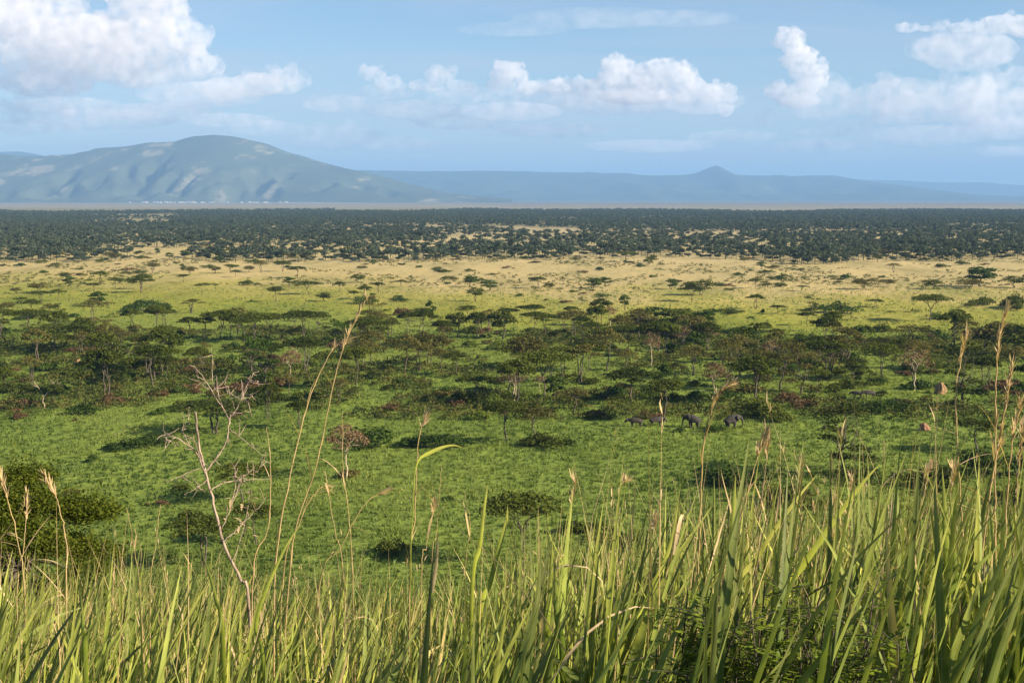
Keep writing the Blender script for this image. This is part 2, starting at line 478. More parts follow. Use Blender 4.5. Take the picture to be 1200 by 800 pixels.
def cloud(cores, mat, label, seed, voxel=1.1, depth=0.8, lumps=12):
    """cores: (px, py, rx, ry) in photo pixels at the clouds' distance; lumps pile up on each core"""
    rg = np.random.default_rng(seed)
    base = at_depth(cores[0][0], cores[0][1], CLOUD_D)
    G = Geo()
    def ball(c, r):
        v, f = ICO1
        G.add(v * r + c, tris=f)
    for (px, py, rx, ry) in cores:
        c = np.array(at_depth(px, py, CLOUD_D) - base)
        c[1] += rg.uniform(-0.4, 0.4) * depth * rx * PXM
        R = np.array([rx, rx * depth, ry]) * PXM
        ball(c, R * 0.80)
        for k in range(lumps):
            th = rg.uniform(0, 2 * math.pi); zz = rg.uniform(-0.35, 0.95)
            w = math.sqrt(1 - min(zz * zz, 1))
            p = c + R * 0.78 * np.array([w * math.cos(th), w * math.sin(th), zz])
            r = min(rx, ry) * PXM * rg.uniform(0.25, 0.48)
            ball(p, r * np.array([1.1, 1.1, 0.9]))
            for kk in range(6):
                n = rg.normal(size=3); n[2] = abs(n[2]) * 0.9 - 0.15; n /= np.linalg.norm(n)
                q = p + n * r * 0.9; r2 = r * rg.uniform(0.3, 0.5)
                ball(q, r2)
                for k3 in range(3):
                    n = rg.normal(size=3); n[2] = abs(n[2]) - 0.1; n /= np.linalg.norm(n)
                    ball(q + n * r2 * 0.9, r2 * rg.uniform(0.35, 0.55))
    me = G.mesh('cumulus_cloud', [mat])
    o = link('cumulus_cloud', me)
    o.location = base
    md = o.modifiers.new('merge_lumps', 'REMESH'); md.mode = 'VOXEL'; md.voxel_size = voxel * PXM; md.use_smooth_shade = True
    tag(o, label, 'cloud', 'cumulus clouds above the ridge')
    return o
CM = cloud_material('cumulus', 0.0020, 260.0, 0.36, 0.60, 0.08)
CM2 = cloud_material('thin_cumulus', 0.0012, 420.0, 0.40, 0.62, 0.08)
CM3 = cloud_material('faint_cumulus', 0.0006, 560.0, 0.42, 0.66, 0.10)
cloud([(728, 94, 28, 26), (722, 76, 15, 15), (765, 98, 30, 24), (775, 80, 22, 15), (803, 104, 24, 26), (798, 88, 17, 16), (838, 110, 26, 17), (850, 130, 12, 10), (690, 104, 28, 15), (655, 102, 22, 14), (745, 112, 60, 14)],
      CM, 'long row of white cumulus heaps above the level ridge', 1)
cloud([(720, 118, 110, 20), (820, 122, 60, 18), (620, 112, 60, 16), (540, 112, 50, 14), (460, 108, 40, 12)], CM3, 'faint lavender veil under the long row of heaps', 21, 2.0)
cloud([(1060, 120, 90, 36), (1160, 120, 80, 45), (960, 120, 60, 30), (1130, 60, 80, 30)], CM3, 'wide faint grey veil around the cumulus tower and bulging heap', 22, 2.5)
cloud([(594, 90, 22, 18), (622, 103, 20, 12), (606, 82, 12, 10), (580, 100, 14, 12)], CM, 'small white cumulus puff beside the long row of heaps', 12)
cloud([(935, 70, 21, 26), (925, 48, 17, 17), (948, 96, 22, 20), (914, 108, 22, 14), (960, 84, 12, 16), (935, 118, 34, 12)], CM, 'tall narrow white cumulus tower above the pointed summit', 2)
cloud([(898, 140, 12, 12), (945, 155, 22, 6), (985, 154, 20, 8), (1010, 148, 12, 8)], CM2, 'low broken white cloud strip below the cumulus tower', 5)
cloud([(1040, 98, 14, 16), (1038, 128, 22, 14), (1065, 120, 22, 14), (1030, 140, 18, 8)], CM2, 'soft grey white cloud between the tower and a bulging heap', 6)
cloud([(1148, 108, 24, 20), (1140, 130, 30, 22), (1165, 150, 26, 14), (1130, 150, 20, 14)], CM2, 'bulging pale cloud heap above the low hills', 7)
cloud([(1170, 178, 34, 9), (1205, 176, 30, 10), (1095, 180, 26, 5)], CM2, 'long low flat cloud just above the low hills', 8)
cloud([(1062, 33, 18, 8), (1085, 34, 14, 5)], CM2, 'small flat pale puff high beside the ragged cloud', 19)
cloud([(1172, 28, 30, 14), (1205, 30, 34, 18), (1103, 30, 11, 8), (1125, 33, 20, 8), (1145, 32, 18, 9)], CM2, 'ragged white cloud high above the low hills', 9)
cloud([(110, 60, 105, 50), (185, 40, 60, 45), (165, 0, 50, 22), (30, 30, 75, 50), (222, 75, 36, 28), (160, 85, 60, 26), (60, 95, 75, 28)], CM2, 'big grey white cloud bank above the broad mountain', 3, 3.0)
cloud([(300, 98, 44, 18), (335, 96, 30, 20), (265, 105, 40, 18)], CM2, 'flat pale cloud trailing from the big cloud bank', 4)
cloud([(18, 95, 12, 14), (30, 112, 20, 8)], CM2, 'small pale puff under the edge of the big cloud bank', 10)
cloud([(438, 88, 20, 12), (455, 98, 22, 10), (515, 90, 24, 15), (500, 100, 30, 10), (540, 100, 22, 9)], CM2, 'faint pair of pale puffs between bank and long row', 11)
cloud([(650, 152, 90, 13), (760, 172, 100, 10), (540, 142, 80, 12), (860, 160, 70, 10)], CM3, 'faint low cloud streak above the level ridge', 13, 2.5)
cloud([(180, 130, 100, 13), (80, 126, 90, 14), (270, 142, 70, 11), (40, 150, 80, 12)], CM3, 'faint flat cloud band low over the broad mountain', 14, 2.5)
cloud([(390, 160, 80, 18), (310, 150, 60, 12), (470, 170, 60, 12)], CM3, 'faint pale cloud patch beside the mountain peak', 15, 2.5)
cloud([(960, 172, 90, 12), (1080, 160, 90, 16), (1180, 150, 70, 18)], CM3, 'faint layered cloud low over the low pale hills', 16, 2.5)
cloud([(480, 128, 80, 16), (600, 132, 80, 14), (400, 122, 60, 14)], CM3, 'faint layered cloud under the pair of pale puffs', 17, 2.5)
cloud([(240, 112, 90, 20), (120, 140, 110, 16), (20, 130, 70, 20)], CM3, 'faint layered cloud under the big cloud bank', 18, 2.5)
CM4 = cloud_material('high_streak', 0.00016, 900.0, 0.40, 0.70, 0.10)
cloud([(700, 24, 130, 11), (800, 20, 90, 10), (600, 32, 90, 8)], CM4, 'long thin streak of high cloud above the long row', 20, 2.5)
# ------------------------------------------------------------------ trees: one set of meshes per kind, then placed one by one
def limb(p0, p1, rg, n=5, sag=0.06):
    p0 = np.asarray(p0, float); p1 = np.asarray(p1, float)
    t = np.linspace(0, 1, n)[:, None]
    L = np.linalg.norm(p1 - p0)
    w = rg.normal(size=(n, 3)) * sag * L * np.sin(t * math.pi)
    return p0 + (p1 - p0) * t + w + np.array([0, 0, 1]) * (np.sin(t * math.pi) * L * 0.06)

def fork_tree(G, H, R, rg, fork, tips, r0, sides=6, lean=0.05, stems=1):
    """trunk that forks and limbs that reach each tip; returns nothing, adds to G"""
    for s in range(stems):
        off = rg.normal(size=2) * (0.12 * r0 * 10 if stems > 1 else 0)
        base = np.array([off[0], off[1], -0.15])
        fk = np.array([rg.normal() * lean * H + off[0] * 2, rg.normal() * lean * H + off[1] * 2, fork * H * rg.uniform(0.85, 1.15)])
        G.tube(limb(base, fk, rg, 6, 0.03), np.linspace(r0 * 1.25, r0 * 0.75, 6), sides)
        my = [t for i, t in enumerate(tips) if i % stems == s]
        nb = max(2, len(my) // 3)
        groups = [my[i::nb] for i in range(nb)]
        for g in groups:
            if not g: continue
            c = np.mean(g, axis=0)
            mid = fk + (c - fk) * 0.5 + np.array([0, 0, 0.04 * H])
            G.tube(limb(fk, mid, rg, 4), np.linspace(r0 * 0.6, r0 * 0.38, 4), max(4, sides - 1))
            for t in g:
                G.tube(limb(mid, t, rg, 4), np.linspace(r0 * 0.34, r0 * 0.1, 4), max(3, sides - 2))

def pad_points(c, r, n, rg, fill=0.35):
    """points through a flattened pad, denser at its upper skin"""
    d = rg.normal(size=(n, 3)); d /= np.linalg.norm(d, axis=1)[:, None]
    rad = np.where(rg.random(n) < fill, rg.random(n) ** 0.5, rg.uniform(0.75, 1.08, n))
    d[:, 2] = np.where(d[:, 2] < -0.25, -d[:, 2] * 0.6, d[:, 2])
    return np.asarray(c) + d * rad[:, None] * np.asarray(r), d

def umbrella(seed, H=7.0, W=9.0, leaf='acacia', bark='bark', n=2600, size=0.36, fork=0.5, dome=0.16, pads=13, stems=1, tiers=1, thick=0.085, sparse=0.0):
    rg = np.random.default_rng(seed)
    T = Geo(); L = Geo()
    tips = []
    for k in range(pads):
        rr = math.sqrt((k + 0.4) / pads); a = k * 2.4 + rg.uniform(-0.35, 0.35)
        x = rr * W * 0.40 * math.cos(a); y = rr * W * 0.40 * math.sin(a)
        tier = k % tiers
        z = H * (0.90 - 0.30 * tier - dome * rr * rr + rg.normal() * 0.025)
        c = np.array([x, y, z]); tips.append(c - np.array([0, 0, 0.2]))
        pr = W * rg.uniform(0.13, 0.21)
        p, d = pad_points(c, (pr, pr, H * thick * rg.uniform(0.8, 1.5)), int(n / pads * rg.uniform(0.6, 1.35)), rg)
        L.leaves(p, size * rg.uniform(0.6, 1.3, len(p)), 0.9, d * 0.35, 0.7, rg)
    fork_tree(T, H, W, rg, fork, tips, 0.016 * H, stems=stems)
    return T.mesh('acacia_trunk', [M[bark]]), L.mesh('acacia_crown', [M[leaf]])

def round_tree(seed, H=6.5, W=5.5, leaf='lush', bark='bark', n=1700, size=0.4, low=0.25, lumps=14, stems=2, squash=1.0):
    rg = np.random.default_rng(seed)
    T = Geo(); L = Geo(); tips = []
    for k in range(lumps):
        d = rg.normal(size=3); d /= np.linalg.norm(d); d[2] *= 0.9
        c = np.array([d[0] * W * 0.32, d[1] * W * 0.32, H * (low + (1 - low) * 0.52) + d[2] * H * (1 - low) * 0.34])
        tips.append(c)
        r = W * rg.uniform(0.15, 0.24)
        p, dd = pad_points(c, (r, r, r * 0.75 * squash), int(n / lumps * rg.uniform(0.7, 1.3)), rg)
        L.leaves(p, size * rg.uniform(0.6, 1.3, len(p)), 0.5, dd * 0.6, 0.7, rg)
    fork_tree(T, H, W, rg, max(0.15, low), tips, 0.017 * H, stems=stems)
    return T.mesh('tree_trunk', [M[bark]]), L.mesh('tree_crown', [M[leaf]])

def bush_meshes(seed, H=2.0, W=4.5, leaf='lush', n=900, size=0.34, D=None):
    rg = np.random.default_rng(seed)
    T = Geo(); L = Geo(); D = D or W * 0.7
    k = max(5, int(W * 1.6))
    for i in range(k):
        x = rg.uniform(-0.5, 0.5) * W; y = rg.uniform(-0.5, 0.5) * D
        e = 1 - 0.5 * ((2 * x / W) ** 2 + (2 * y / D) ** 2)
        h = H * max(0.35, e) * rg.uniform(0.65, 1.05)
        r = rg.uniform(0.4, 0.62) * H
        p, d = pad_points((x * 0.85, y * 0.85, h * 0.50), (r, r, h * 0.5), n // k, rg, 0.25)
        p[:, 2] = np.maximum(p[:, 2], 0.03)
        L.leaves(p, size * rg.uniform(0.6, 1.3, len(p)), 0.45, d * 0.6, 0.7, rg)
        for s in range(2):
            T.tube(limb((x * 0.7 + rg.normal() * .1, y * 0.7 + rg.normal() * .1, -0.05), (x * .85 + rg.normal() * .3, y * .85 + rg.normal() * .3, h * 0.9), rg, 4), np.linspace(0.05, 0.015, 4), 4)
    return T.mesh('bush_stems', [M['bark']]), L.mesh('bush_foliage', [M[leaf]])

def bare_tree(seed, H=6.0, W=5.0, bark='palebark', spread=1.0, gens=4):
    rg = np.random.default_rng(seed)
    T = Geo(); B = Geo()
    def grow(G, p, d, L, r, g):
        q = p + d * L
        G.tube(limb(p, q, rg, 4, 0.07), np.linspace(r, r * 0.65, 4), 5 if g > 2 else 3)
        if g == 0: return
        for k in range(3 if g > 1 else 2):
            nd = d + rg.normal(size=3) * 0.5 * spread; nd[2] += 0.12; nd /= np.linalg.norm(nd)
            grow(B, q, nd, L * rg.uniform(0.55, 0.8), r * 0.6, g - 1)
    grow(T, np.array([0, 0, -0.1]), np.array([0.03, 0.02, 1.0]), H * 0.36, H * 0.02, gens)
    return T.mesh('bare_trunk', [M[bark]]), B.mesh('bare_branches', [M[bark]])

K = {}
K['umb'] = [umbrella(100 + i, 7.0, [7.0, 8.4, 7.6, 9.4, 6.4][i], pads=[13, 15, 12, 17, 11][i], fork=[.5, .42, .55, .45, .35][i], stems=[1, 1, 1, 2, 2][i], leaf='acacia') for i in range(5)]
K['umbo'] = [umbrella(120 + i, 7.0, [7.2, 8.2, 6.6][i], pads=[12, 13, 10][i], leaf='olive', stems=[1, 2, 3][i], n=1100, dome=0.25, thick=0.08) for i in range(3)]
K['tall'] = [umbrella(140 + i, 9.0, [6.5, 7.5, 6][i], pads=16, tiers=3, leaf=['acacia', 'olive', 'lush'][i], fork=0.3, n=1500, thick=0.06) for i in range(3)]
K['dry'] = [umbrella(160 + i, 6.5, [6.5, 7.5, 6][i], pads=11, leaf='dry', bark='palebark', n=[1150, 650, 620][i], dome=0.35, fork=0.38, thick=0.11, size=0.3, stems=[1, 2, 1][i]) for i in range(3)]
K['round'] = [round_tree(180 + i, 6.0, [5.0, 6.5, 4.2, 7.5][i], leaf=['lush', 'acacia', 'lush', 'olive'][i], low=[.15, .25, .1, .2][i]) for i in range(4)]
K['bush'] = [bush_meshes(200 + i, 2.0, [3.2, 4.5, 6.5, 3.8, 5.5][i], leaf=['lush', 'acacia', 'lush', 'olive', 'acacia'][i]) for i in range(5)]
K['hedge'] = [bush_meshes(220 + i, 2.2, [11, 14][i], leaf=['lush', 'acacia'][i], n=2200, D=4) for i in range(2)]
K['rust'] = [bush_meshes(240 + i, 1.6, [3.6, 5.5, 7.5][i], leaf='rust', n=800, size=0.3) for i in range(3)]
K['fresh'] = [bush_meshes(260 + i, 1.8, [3.2, 4.2][i], leaf='fresh', n=800, size=0.3) for i in range(2)]
K['bare'] = [bare_tree(280 + i, 6.0, spread=[0.8, 1.1][i]) for i in range(2)]
NAMES = {'umb': ('acacia_tree', 'trunk', 'crown'), 'umbo': ('acacia_tree', 'trunk', 'crown'), 'tall': ('acacia_tree', 'trunk', 'crown'),
         'dry': ('dry_acacia', 'trunk', 'crown'), 'round': ('bushy_tree', 'trunk', 'crown'), 'bush': ('bush', 'stems', 'foliage'),
         'hedge': ('thicket', 'stems', 'foliage'), 'rust': ('rusty_bush', 'stems', 'foliage'), 'fresh': ('fresh_bush', 'stems', 'foliage'),
         'bare': ('bare_tree', 'trunk', 'branches')}
BASE_H = {'umb': 7.0, 'umbo': 7.0, 'tall': 9.0, 'dry': 6.5, 'round': 6.0, 'bush': 2.0, 'hedge': 2.2, 'rust': 1.6, 'fresh': 1.8, 'bare': 6.0}
WHAT = {'umb': 'flat-topped dark green acacia', 'umbo': 'olive brown spreading acacia', 'tall': 'tiered acacia',
        'dry': 'leafless pinkish acacia', 'round': 'round leafy dark green tree', 'bush': 'low dark green bush',
        'hedge': 'long low dark green thicket', 'rust': 'low rusty brown bush', 'fresh': 'small fresh yellow green bush', 'bare': 'bare pale dead tree'}
CATS = {'umb': 'tree', 'umbo': 'tree', 'tall': 'tree', 'dry': 'tree', 'round': 'tree', 'bush': 'bush', 'hedge': 'thicket', 'rust': 'bush', 'fresh': 'bush', 'bare': 'dead tree'}
def zone(y):
    if y < 245: return 'on the open green flat below the hill'
    if y < 420: return 'in the wooded belt across the plain'
    if y < 660: return 'on the yellow green pasture beyond the woods'
    return 'on the dry tan grassland before the forest'
SIZE = {'umb': (0.75, 1.1), 'umbo': (0.75, 1.1), 'tall': (0.75, 1.1), 'dry': (0.75, 1.05), 'round': (0.55, 0.95), 'bush': (0.8, 1.35), 'hedge': (0.8, 1.3), 'rust': (0.7, 1.2), 'fresh': (0.8, 1.2), 'bare': (0.7, 1.2)}
LANDMARKS = [(990, 556, 'the lone two-tiered acacia'), (405, 562, 'the lone pinkish leafless acacia'), (106, 541, 'the lone round bush'), (52, 478, 'the bare grey dead tree'),
    (222, 497, 'the pale bare branching tree'), (510, 524, 'the thicket edging the flat'), (740, 472, 'the pale-stemmed yellow green acacia'), (772, 499, 'the buffaloes under the acacia'),
    (1102, 459, 'the tall ochre termite mound'), (1188, 420, 'the dense dark tree mass'), (1090, 376, 'the lone wide pasture acacia'), (950, 368, 'the blocky dark pasture tree'),
    (918, 414, 'the round nearly black bush'), (765, 390, 'the broad leafy tree mass'), (763, 430, 'the bright-trunked reddish acacia'), (505, 374, 'the upright dark green tree'),
    (558, 353, 'the round shadow-casting pasture tree'), (682, 356, 'the slender upright tree'), (168, 364, 'the long green pasture thicket'), (65, 412, 'the wide low acacia crown'),
    (190, 438, 'the tall dark-stemmed acacia'), (323, 354, 'the round-topped pasture acacia'), (473, 369, 'the round dark brown bush'), (830, 502, 'the elephants'),
    (1010, 466, 'the two buffaloes in the open'), (982, 432, 'the tall sparse olive acacia')]
LM = [(on_ground(a, b), n) for a, b, n in LANDMARKS]
def where(x, y):
    g, n = min(LM, key=lambda q: (q[0].x - x) ** 2 + ((q[0].y - y) * 0.7) ** 2)
    d = math.hypot(g.x - x, g.y - y)
    pre = 'on tan grass ' if y > 660 else ''
    if d < 16: return pre + 'beside ' + n
    if abs(g.y - y) < 0.45 * d: return pre + 'well aside from ' + n
    return pre + ('mountainward of ' if y > g.y else 'hillward of ') + n
PLACED = []
COUNT = {}
def plant(kind, x, y, h, label=None, w=None, var=None, rot=None):
    """one plant: an Empty at its foot, with its trunk and crown"""
    i = int(rng.integers(len(K[kind]))) if var is None else var
    tm, cm = K[kind][i]
    nm = NAMES[kind]
    e = bpy.data.objects.new(nm[0], None)
    COL.objects.link(e)
    z = float(ground_h(x, y)) - 0.02
    e.location = (x, y, z)
    e.rotation_euler = (0, 0, rng.uniform(0, 6.28) if rot is None else rot)
    s = h / BASE_H[kind]
    sw = s if w is None else w
    e.scale = (sw, sw, s)
    e.empty_display_size = 0.2
    s1 = link(nm[1], tm, e); s2 = link(nm[2], cm, e)
    if nm[1] == 'stems': s1['kind'] = 'stuff'; s2['kind'] = 'stuff'
    if label: tag(e, label, CATS[kind])
    else:
        rel = s
        size = 'small ' if rel < SIZE[kind][0] else ('large ' if rel > SIZE[kind][1] else '')
        lab = size + WHAT[kind] + ' ' + where(x, y)
        tag(e, lab, CATS[kind], WHAT[kind] + ' group ' + where(x, y))
    PLACED.append((x, y, max(2.0, h * 0.5)))
    COUNT[kind] = COUNT.get(kind, 0) + 1
    return e
def pp(kind, px, py, hpx, label=None, wpx=None, var=None, rot=None):
    """plant whose foot is at a photo pixel on the plain, hpx tall in the photo"""
    g = on_ground(px, py)
    dist = math.hypot(g.y, CAM_Z)
    h = hpx * dist / F_PX
    w = None
    if wpx is not None:
        bw = {'umb': 7.8, 'umbo': 7.3, 'tall': 6.5, 'dry': 6.5, 'round': 5.6, 'bush': 4.8, 'hedge': 12.5, 'rust': 5.5, 'fresh': 3.6, 'bare': 5.0}[kind]
        w = wpx * dist / F_PX / bw
    return plant(kind, g.x, g.y, h, label, w, var, rot)

# --- trees and bushes one can pick out in the photograph
pp('umb', 610, 664, 84, 'dark flat-topped acacia standing behind the foreground grass, nearest tree on the flat', 92, 1)
pp('tall', 990, 556, 86, 'dark two-tiered acacia standing alone on the flat with bush at its foot', 84, 0)
pp('bush', 1012, 562, 20, 'green bush at the foot of the two-tiered acacia', 62)
pp('dry', 405, 562, 66, 'pinkish leafless acacia with bare trunk alone on the green flat', 60, 0)
for q in [(868, 570, 26, 90), (935, 590, 26, 80), (1100, 572, 30, 90), (1165, 556, 34, 90), (1190, 590, 30, 60), (690, 628, 22, 70), (745, 640, 20, 50), (225, 612, 20, 44), (455, 650, 22, 50)]:
    pp('bush', *q[:3], None, q[3], [1, 2, 4][q[0] % 3])
pp('umb', 1145, 530, 40, None, 70, 0)
pp('umb', 300, 640, 50, None, 64, 0)
pp('bush', 840, 506, 11, None, 30, 2)
pp('bush', 796, 506, 9, None, 22, 0)
pp('bush', 413, 558, 16, 'brown green bush beside the pinkish leafless acacia', 36, 3)
pp('bush', 106, 541, 13, 'lone round bush casting a long shadow on the flat', 23, 0)
pp('bare', 52, 478, 40, 'bare grey dead tree beside a rusty bush', 34, 0)
pp('rust', 28, 479, 14, 'rusty bush beside the bare grey dead tree', 42)
pp('bare', 222, 497, 30, 'pale bare branching tree behind the dead foreground branch', 34, 1)
pp('umb', 250, 508, 40, 'low spreading acacia behind the dead foreground branch', 90, 3)
pp('umb', 285, 588, 46, 'dark low acacia crown behind the dead foreground branch', 72, 1)
pp('umb', 240, 668, 60, 'dark acacia half hidden by grass below the dead branch', 84, 3)
pp('rust', 187, 592, 9, 'tiny rusty bush alone on the flat', 22)
pp('hedge', 168, 524, 17, 'long dark thicket behind the lone round bush', 110)
pp('hedge', 510, 524, 20, 'long dark thicket at the edge of the flat', 110)
pp('bush', 440, 520, 24, 'broad dark bush at the edge of the flat', 70)
pp('bush', 640, 522, 18, 'dark bush below two umbrella acacias at the flat edge', 60)
pp('umb', 594, 518, 50, 'umbrella acacia with pale bare stem at the flat edge', 62, 0)
pp('umbo', 628, 520, 46, 'olive umbrella acacia beside the pale stemmed acacia at the flat edge', 60, 0)
pp('umb', 740, 472, 40, 'yellow green umbrella acacia on thin pale forked stem', 72, 2)
pp('umb', 778, 494, 52, 'umbrella acacia on straight thin stem behind the buffaloes', 56, 0)
pp('rust', 760, 489, 9, None, 60)
pp('bush', 700, 490, 16, None, 40)
pp('umb', 1033, 446, 46, 'umbrella acacia with two stems near the termite mound', 44, 3)
pp('umb', 1085, 432, 18, 'low wide acacia crown behind the termite mound', 56, 1)
pp('bush', 1070, 455, 16, 'dark bush touching the termite mound', 52)
pp('rust', 1120, 455, 10, 'rusty bush beside the termite mound', 26)
pp('rust', 1058, 474, 10, None, 34)
pp('bush', 1032, 477, 11, None, 11)
pp('rust', 985, 484, 10, None, 52)
pp('tall', 982, 432, 56, 'tall sparse olive acacia with pale stems in the belt', 40, 1)
pp('round', 1008, 406, 26, None, 24)
pp('umbo', 1065, 406, 26, None, 48)
pp('round', 1100, 398, 14, None, 12)
pp('round', 1150, 412, 40, None, 62, 3)
pp('round', 1188, 420, 42, 'dense dark tree mass at the belt behind the tall dry stalks', 60, 1)
pp('umb', 1158, 456, 40, None, 40, 4)
pp('bush', 1000, 453, 13, None, 56)
pp('umb', 1090, 376, 32, 'wide umbrella acacia alone on the pasture with bush below', 46, 1)
pp('bush', 1098, 374, 9, None, 28)
pp('hedge', 1150, 358, 12, None, 66)
pp('hedge', 1190, 362, 20, None, 70)
pp('bush', 976, 366, 14, None, 46)
pp('umb', 1026, 360, 10, None, 28)
pp('tall', 950, 368, 23, 'blocky dark tree alone on the yellow pasture', 22, 0)
pp('umb', 912, 368, 11, None, 24)
pp('bush', 893, 367, 8, None, 8)
pp('bush', 858, 368, 9, None, 22)
pp('round', 835, 373, 13, None, 15)
pp('hedge', 870, 391, 11, None, 66)
pp('round', 855, 402, 13, None, 11)
pp('round', 918, 414, 21, 'round nearly black bush standing in the belt', 20, 1)
pp('tall', 940, 420, 30, None, 26)
pp('round', 765, 390, 32, 'broad leafy green tree mass at the edge of the pasture', 62, 0)
pp('round', 795, 394, 34, None, 60, 1)
pp('round', 745, 392, 26, None, 44, 3)
pp('dry', 803, 410, 28, 'leafless pinkish acacia in front of the broad leafy tree mass', 34, 1)
pp('dry', 828, 408, 26, None, 34)
pp('dry', 763, 430, 42, 'tall leafless reddish acacia with bright pale trunk', 32, 2)
pp('round', 505, 374, 24, 'upright dark green tree on the pasture edge', 18, 2)
pp('round', 558, 353, 17, 'round dark tree casting a long shadow on yellow pasture', 18, 1)
pp('umb', 547, 378, 21, 'open flat acacia at the pasture edge beside the upright tree', 28, 0)
pp('umb', 595, 378, 18, None, 24)
pp('umb', 622, 378, 22, None, 34, 1)
pp('tall', 682, 356, 22, 'slender upright tree on the edge of the tan grass', 13, 2)
pp('umb', 705, 382, 32, None, 30, 2)
pp('umb', 670, 376, 18, None, 24, 0)
pp('dry', 715, 382, 24, None, 24)
pp('round', 732, 364, 20, None, 16)
pp('dry', 610, 434, 28, None, 32)
pp('umb', 690, 436, 36, None, 40, 1)
pp('dry', 633, 459, 20, None, 20)
pp('umbo', 672, 485, 32, None, 46)
pp('umb', 535, 440, 28, None, 36)
pp('umb', 560, 472, 34, None, 60)
pp('umb', 37, 370, 20, 'open acacia on the pasture beside an olive acacia', 24, 0)
pp('umbo', 58, 374, 19, None, 22)
pp('umbo', 110, 378, 28, None, 30)
pp('hedge', 168, 364, 16, 'long green thicket on the yellow pasture', 84, 0)
pp('umbo', 225, 367, 18, None, 34)
pp('hedge', 35, 373, 8, None, 66)
pp('bush', 85, 371, 6, None, 26)
pp('bush', 112, 377, 9, None, 40)
pp('umb', 65, 412, 32, 'wide low flat acacia crown on two pale stems', 78, 3)
pp('umbo', 140, 411, 26, None, 44)
pp('umb', 190, 438, 52, 'tall flat-topped acacia with dark straight stem in the belt', 56, 2)
pp('umbo', 172, 441, 40, None, 44)
pp('rust', 130, 473, 14, None, 44)
pp('rust', 185, 464, 10, None, 40)
pp('rust', 225, 457, 11, None, 46)
pp('rust', 290, 455, 12, None, 66)
pp('rust', 330, 452, 16, None, 40)
pp('bush', 20, 458, 13, None, 56)
pp('bush', 115, 432, 18, None, 56)
pp('umb', 323, 354, 18, 'round topped dark acacia alone on bright pasture', 25, 2)
pp('umb', 362, 345, 16, None, 32)
pp('umb', 398, 343, 13, None, 18)
pp('umb', 443, 343, 13, None, 20)
pp('bush', 425, 356, 10, None, 38)
pp('bush', 466, 353, 6, None, 20)
pp('rust', 473, 369, 12, 'round dark brown bush on the pasture edge', 26)
pp('umb', 432, 381, 18, None, 28)
pp('round', 381, 353, 10, None, 21)
for q in [(258, 398, 36), (270, 397, 30), (300, 400, 36), (286, 402, 32), (316, 398, 32), (356, 400, 38), (371, 392, 28), (345, 388, 24), (240, 396, 26), (222, 396, 26),
          (495, 397, 36), (478, 392, 28), (560, 397, 32), (588, 397, 34), (640, 394, 28), (625, 390, 26), (410, 402, 26), (435, 408, 28), (455, 398, 24), (520, 404, 30)]:
    pp('umb' if random.random() < 0.75 else 'round', *q)
pp('dry', 348, 421, 22)
pp('umb', 315, 490, 46, 'thin stemmed acacia beside the dead foreground branch', 36, 4)
pp('umb', 350, 502, 34)
for q in [(80, 336, 14), (48, 343, 13), (118, 333, 16), (110, 341, 10), (165, 343, 18), (340, 336, 12), (20, 344, 8), (215, 331, 10), (420, 331, 10), (470, 336, 8), (552, 336, 14),
          (573, 341, 13), (630, 338, 14), (695, 338, 14), (710, 336, 12), (787, 339, 14), (820, 346, 18), (885, 338, 12), (900, 338, 6), (1015, 339, 14), (1040, 336, 10), (1092, 339, 12),
          (1150, 336, 25), (1135, 338, 12), (1190, 337, 14), (940, 341, 7)]:
    pp('umb' if random.random() < 0.4 else 'round', *q, wpx=q[2] * random.uniform(1.5, 2.3))

# --- the rest of the belt, the pasture and the tan grassland, clumped by noise
def clump(x, y, s, seed):
    return mnoise.noise((x / s + seed, y / s * 0.6 + seed * 2, seed))
def scatter(n, y0, y1, kinds, hr, thr, s, seed, sep=0.8, power=1.0):
    names = [k for k, _ in kinds]; wts = [w for _, w in kinds]
    done = 0; tries = 0
    rr = random.Random(seed)
    while done < n and tries < n * 60:
        tries += 1
        y = (y0 ** 2 + (y1 ** 2 - y0 ** 2) * rr.random()) ** 0.5
        x = rr.uniform(-1, 1) * (0.375 * y + 6)
        if clump(x, y, s, seed) < thr: continue
        k = rr.choices(names, wts)[0]
        h = BASE_H[k] * rr.uniform(*hr)
        if any((x - a) ** 2 + (y - b) ** 2 < ((h * 0.3 + r) * sep) ** 2 for a, b, r in PLACED): continue
        plant(k, x, y, h, w=h / BASE_H[k] * (rr.uniform(1.2, 1.7) if y > 430 else rr.uniform(0.8, 1.12))); done += 1
# belt trees, bushes
scatter(150, 262, 425, [('umb', 4.5), ('umbo', 3), ('tall', 2.0), ('round', 1.4), ('dry', 0.5)], (0.65, 1.5), -0.10, 42, 3.0, 0.40)
scatter(235, 255, 430, [('bush', 6), ('rust', 1.5), ('fresh', 1.2), ('hedge', 0.5)], (0.7, 1.6), -0.16, 38, 5.0, 0.28)
scatter(14, 160, 262, [('bush', 3), ('rust', 2), ('fresh', 0.5)], (0.3, 0.7), 0.0, 40, 9.0, 0.6)
# pasture
scatter(46, 430, 660, [('umb', 2), ('bush', 4), ('round', 1.5), ('rust', 0.6), ('hedge', 0.5)], (0.5, 1.0), 0.0, 70, 7.0, 0.8)
# tan grassland
scatter(70, 660, 1080, [('umb', 1.2), ('round', 5), ('umbo', 1)], (0.5, 1.0), -0.05, 90, 11.0, 0.7)
scatter(130, 640, 1080, [('bush', 6), ('rust', 1)], (0.6, 1.5), -0.12, 80, 13.0, 0.6)

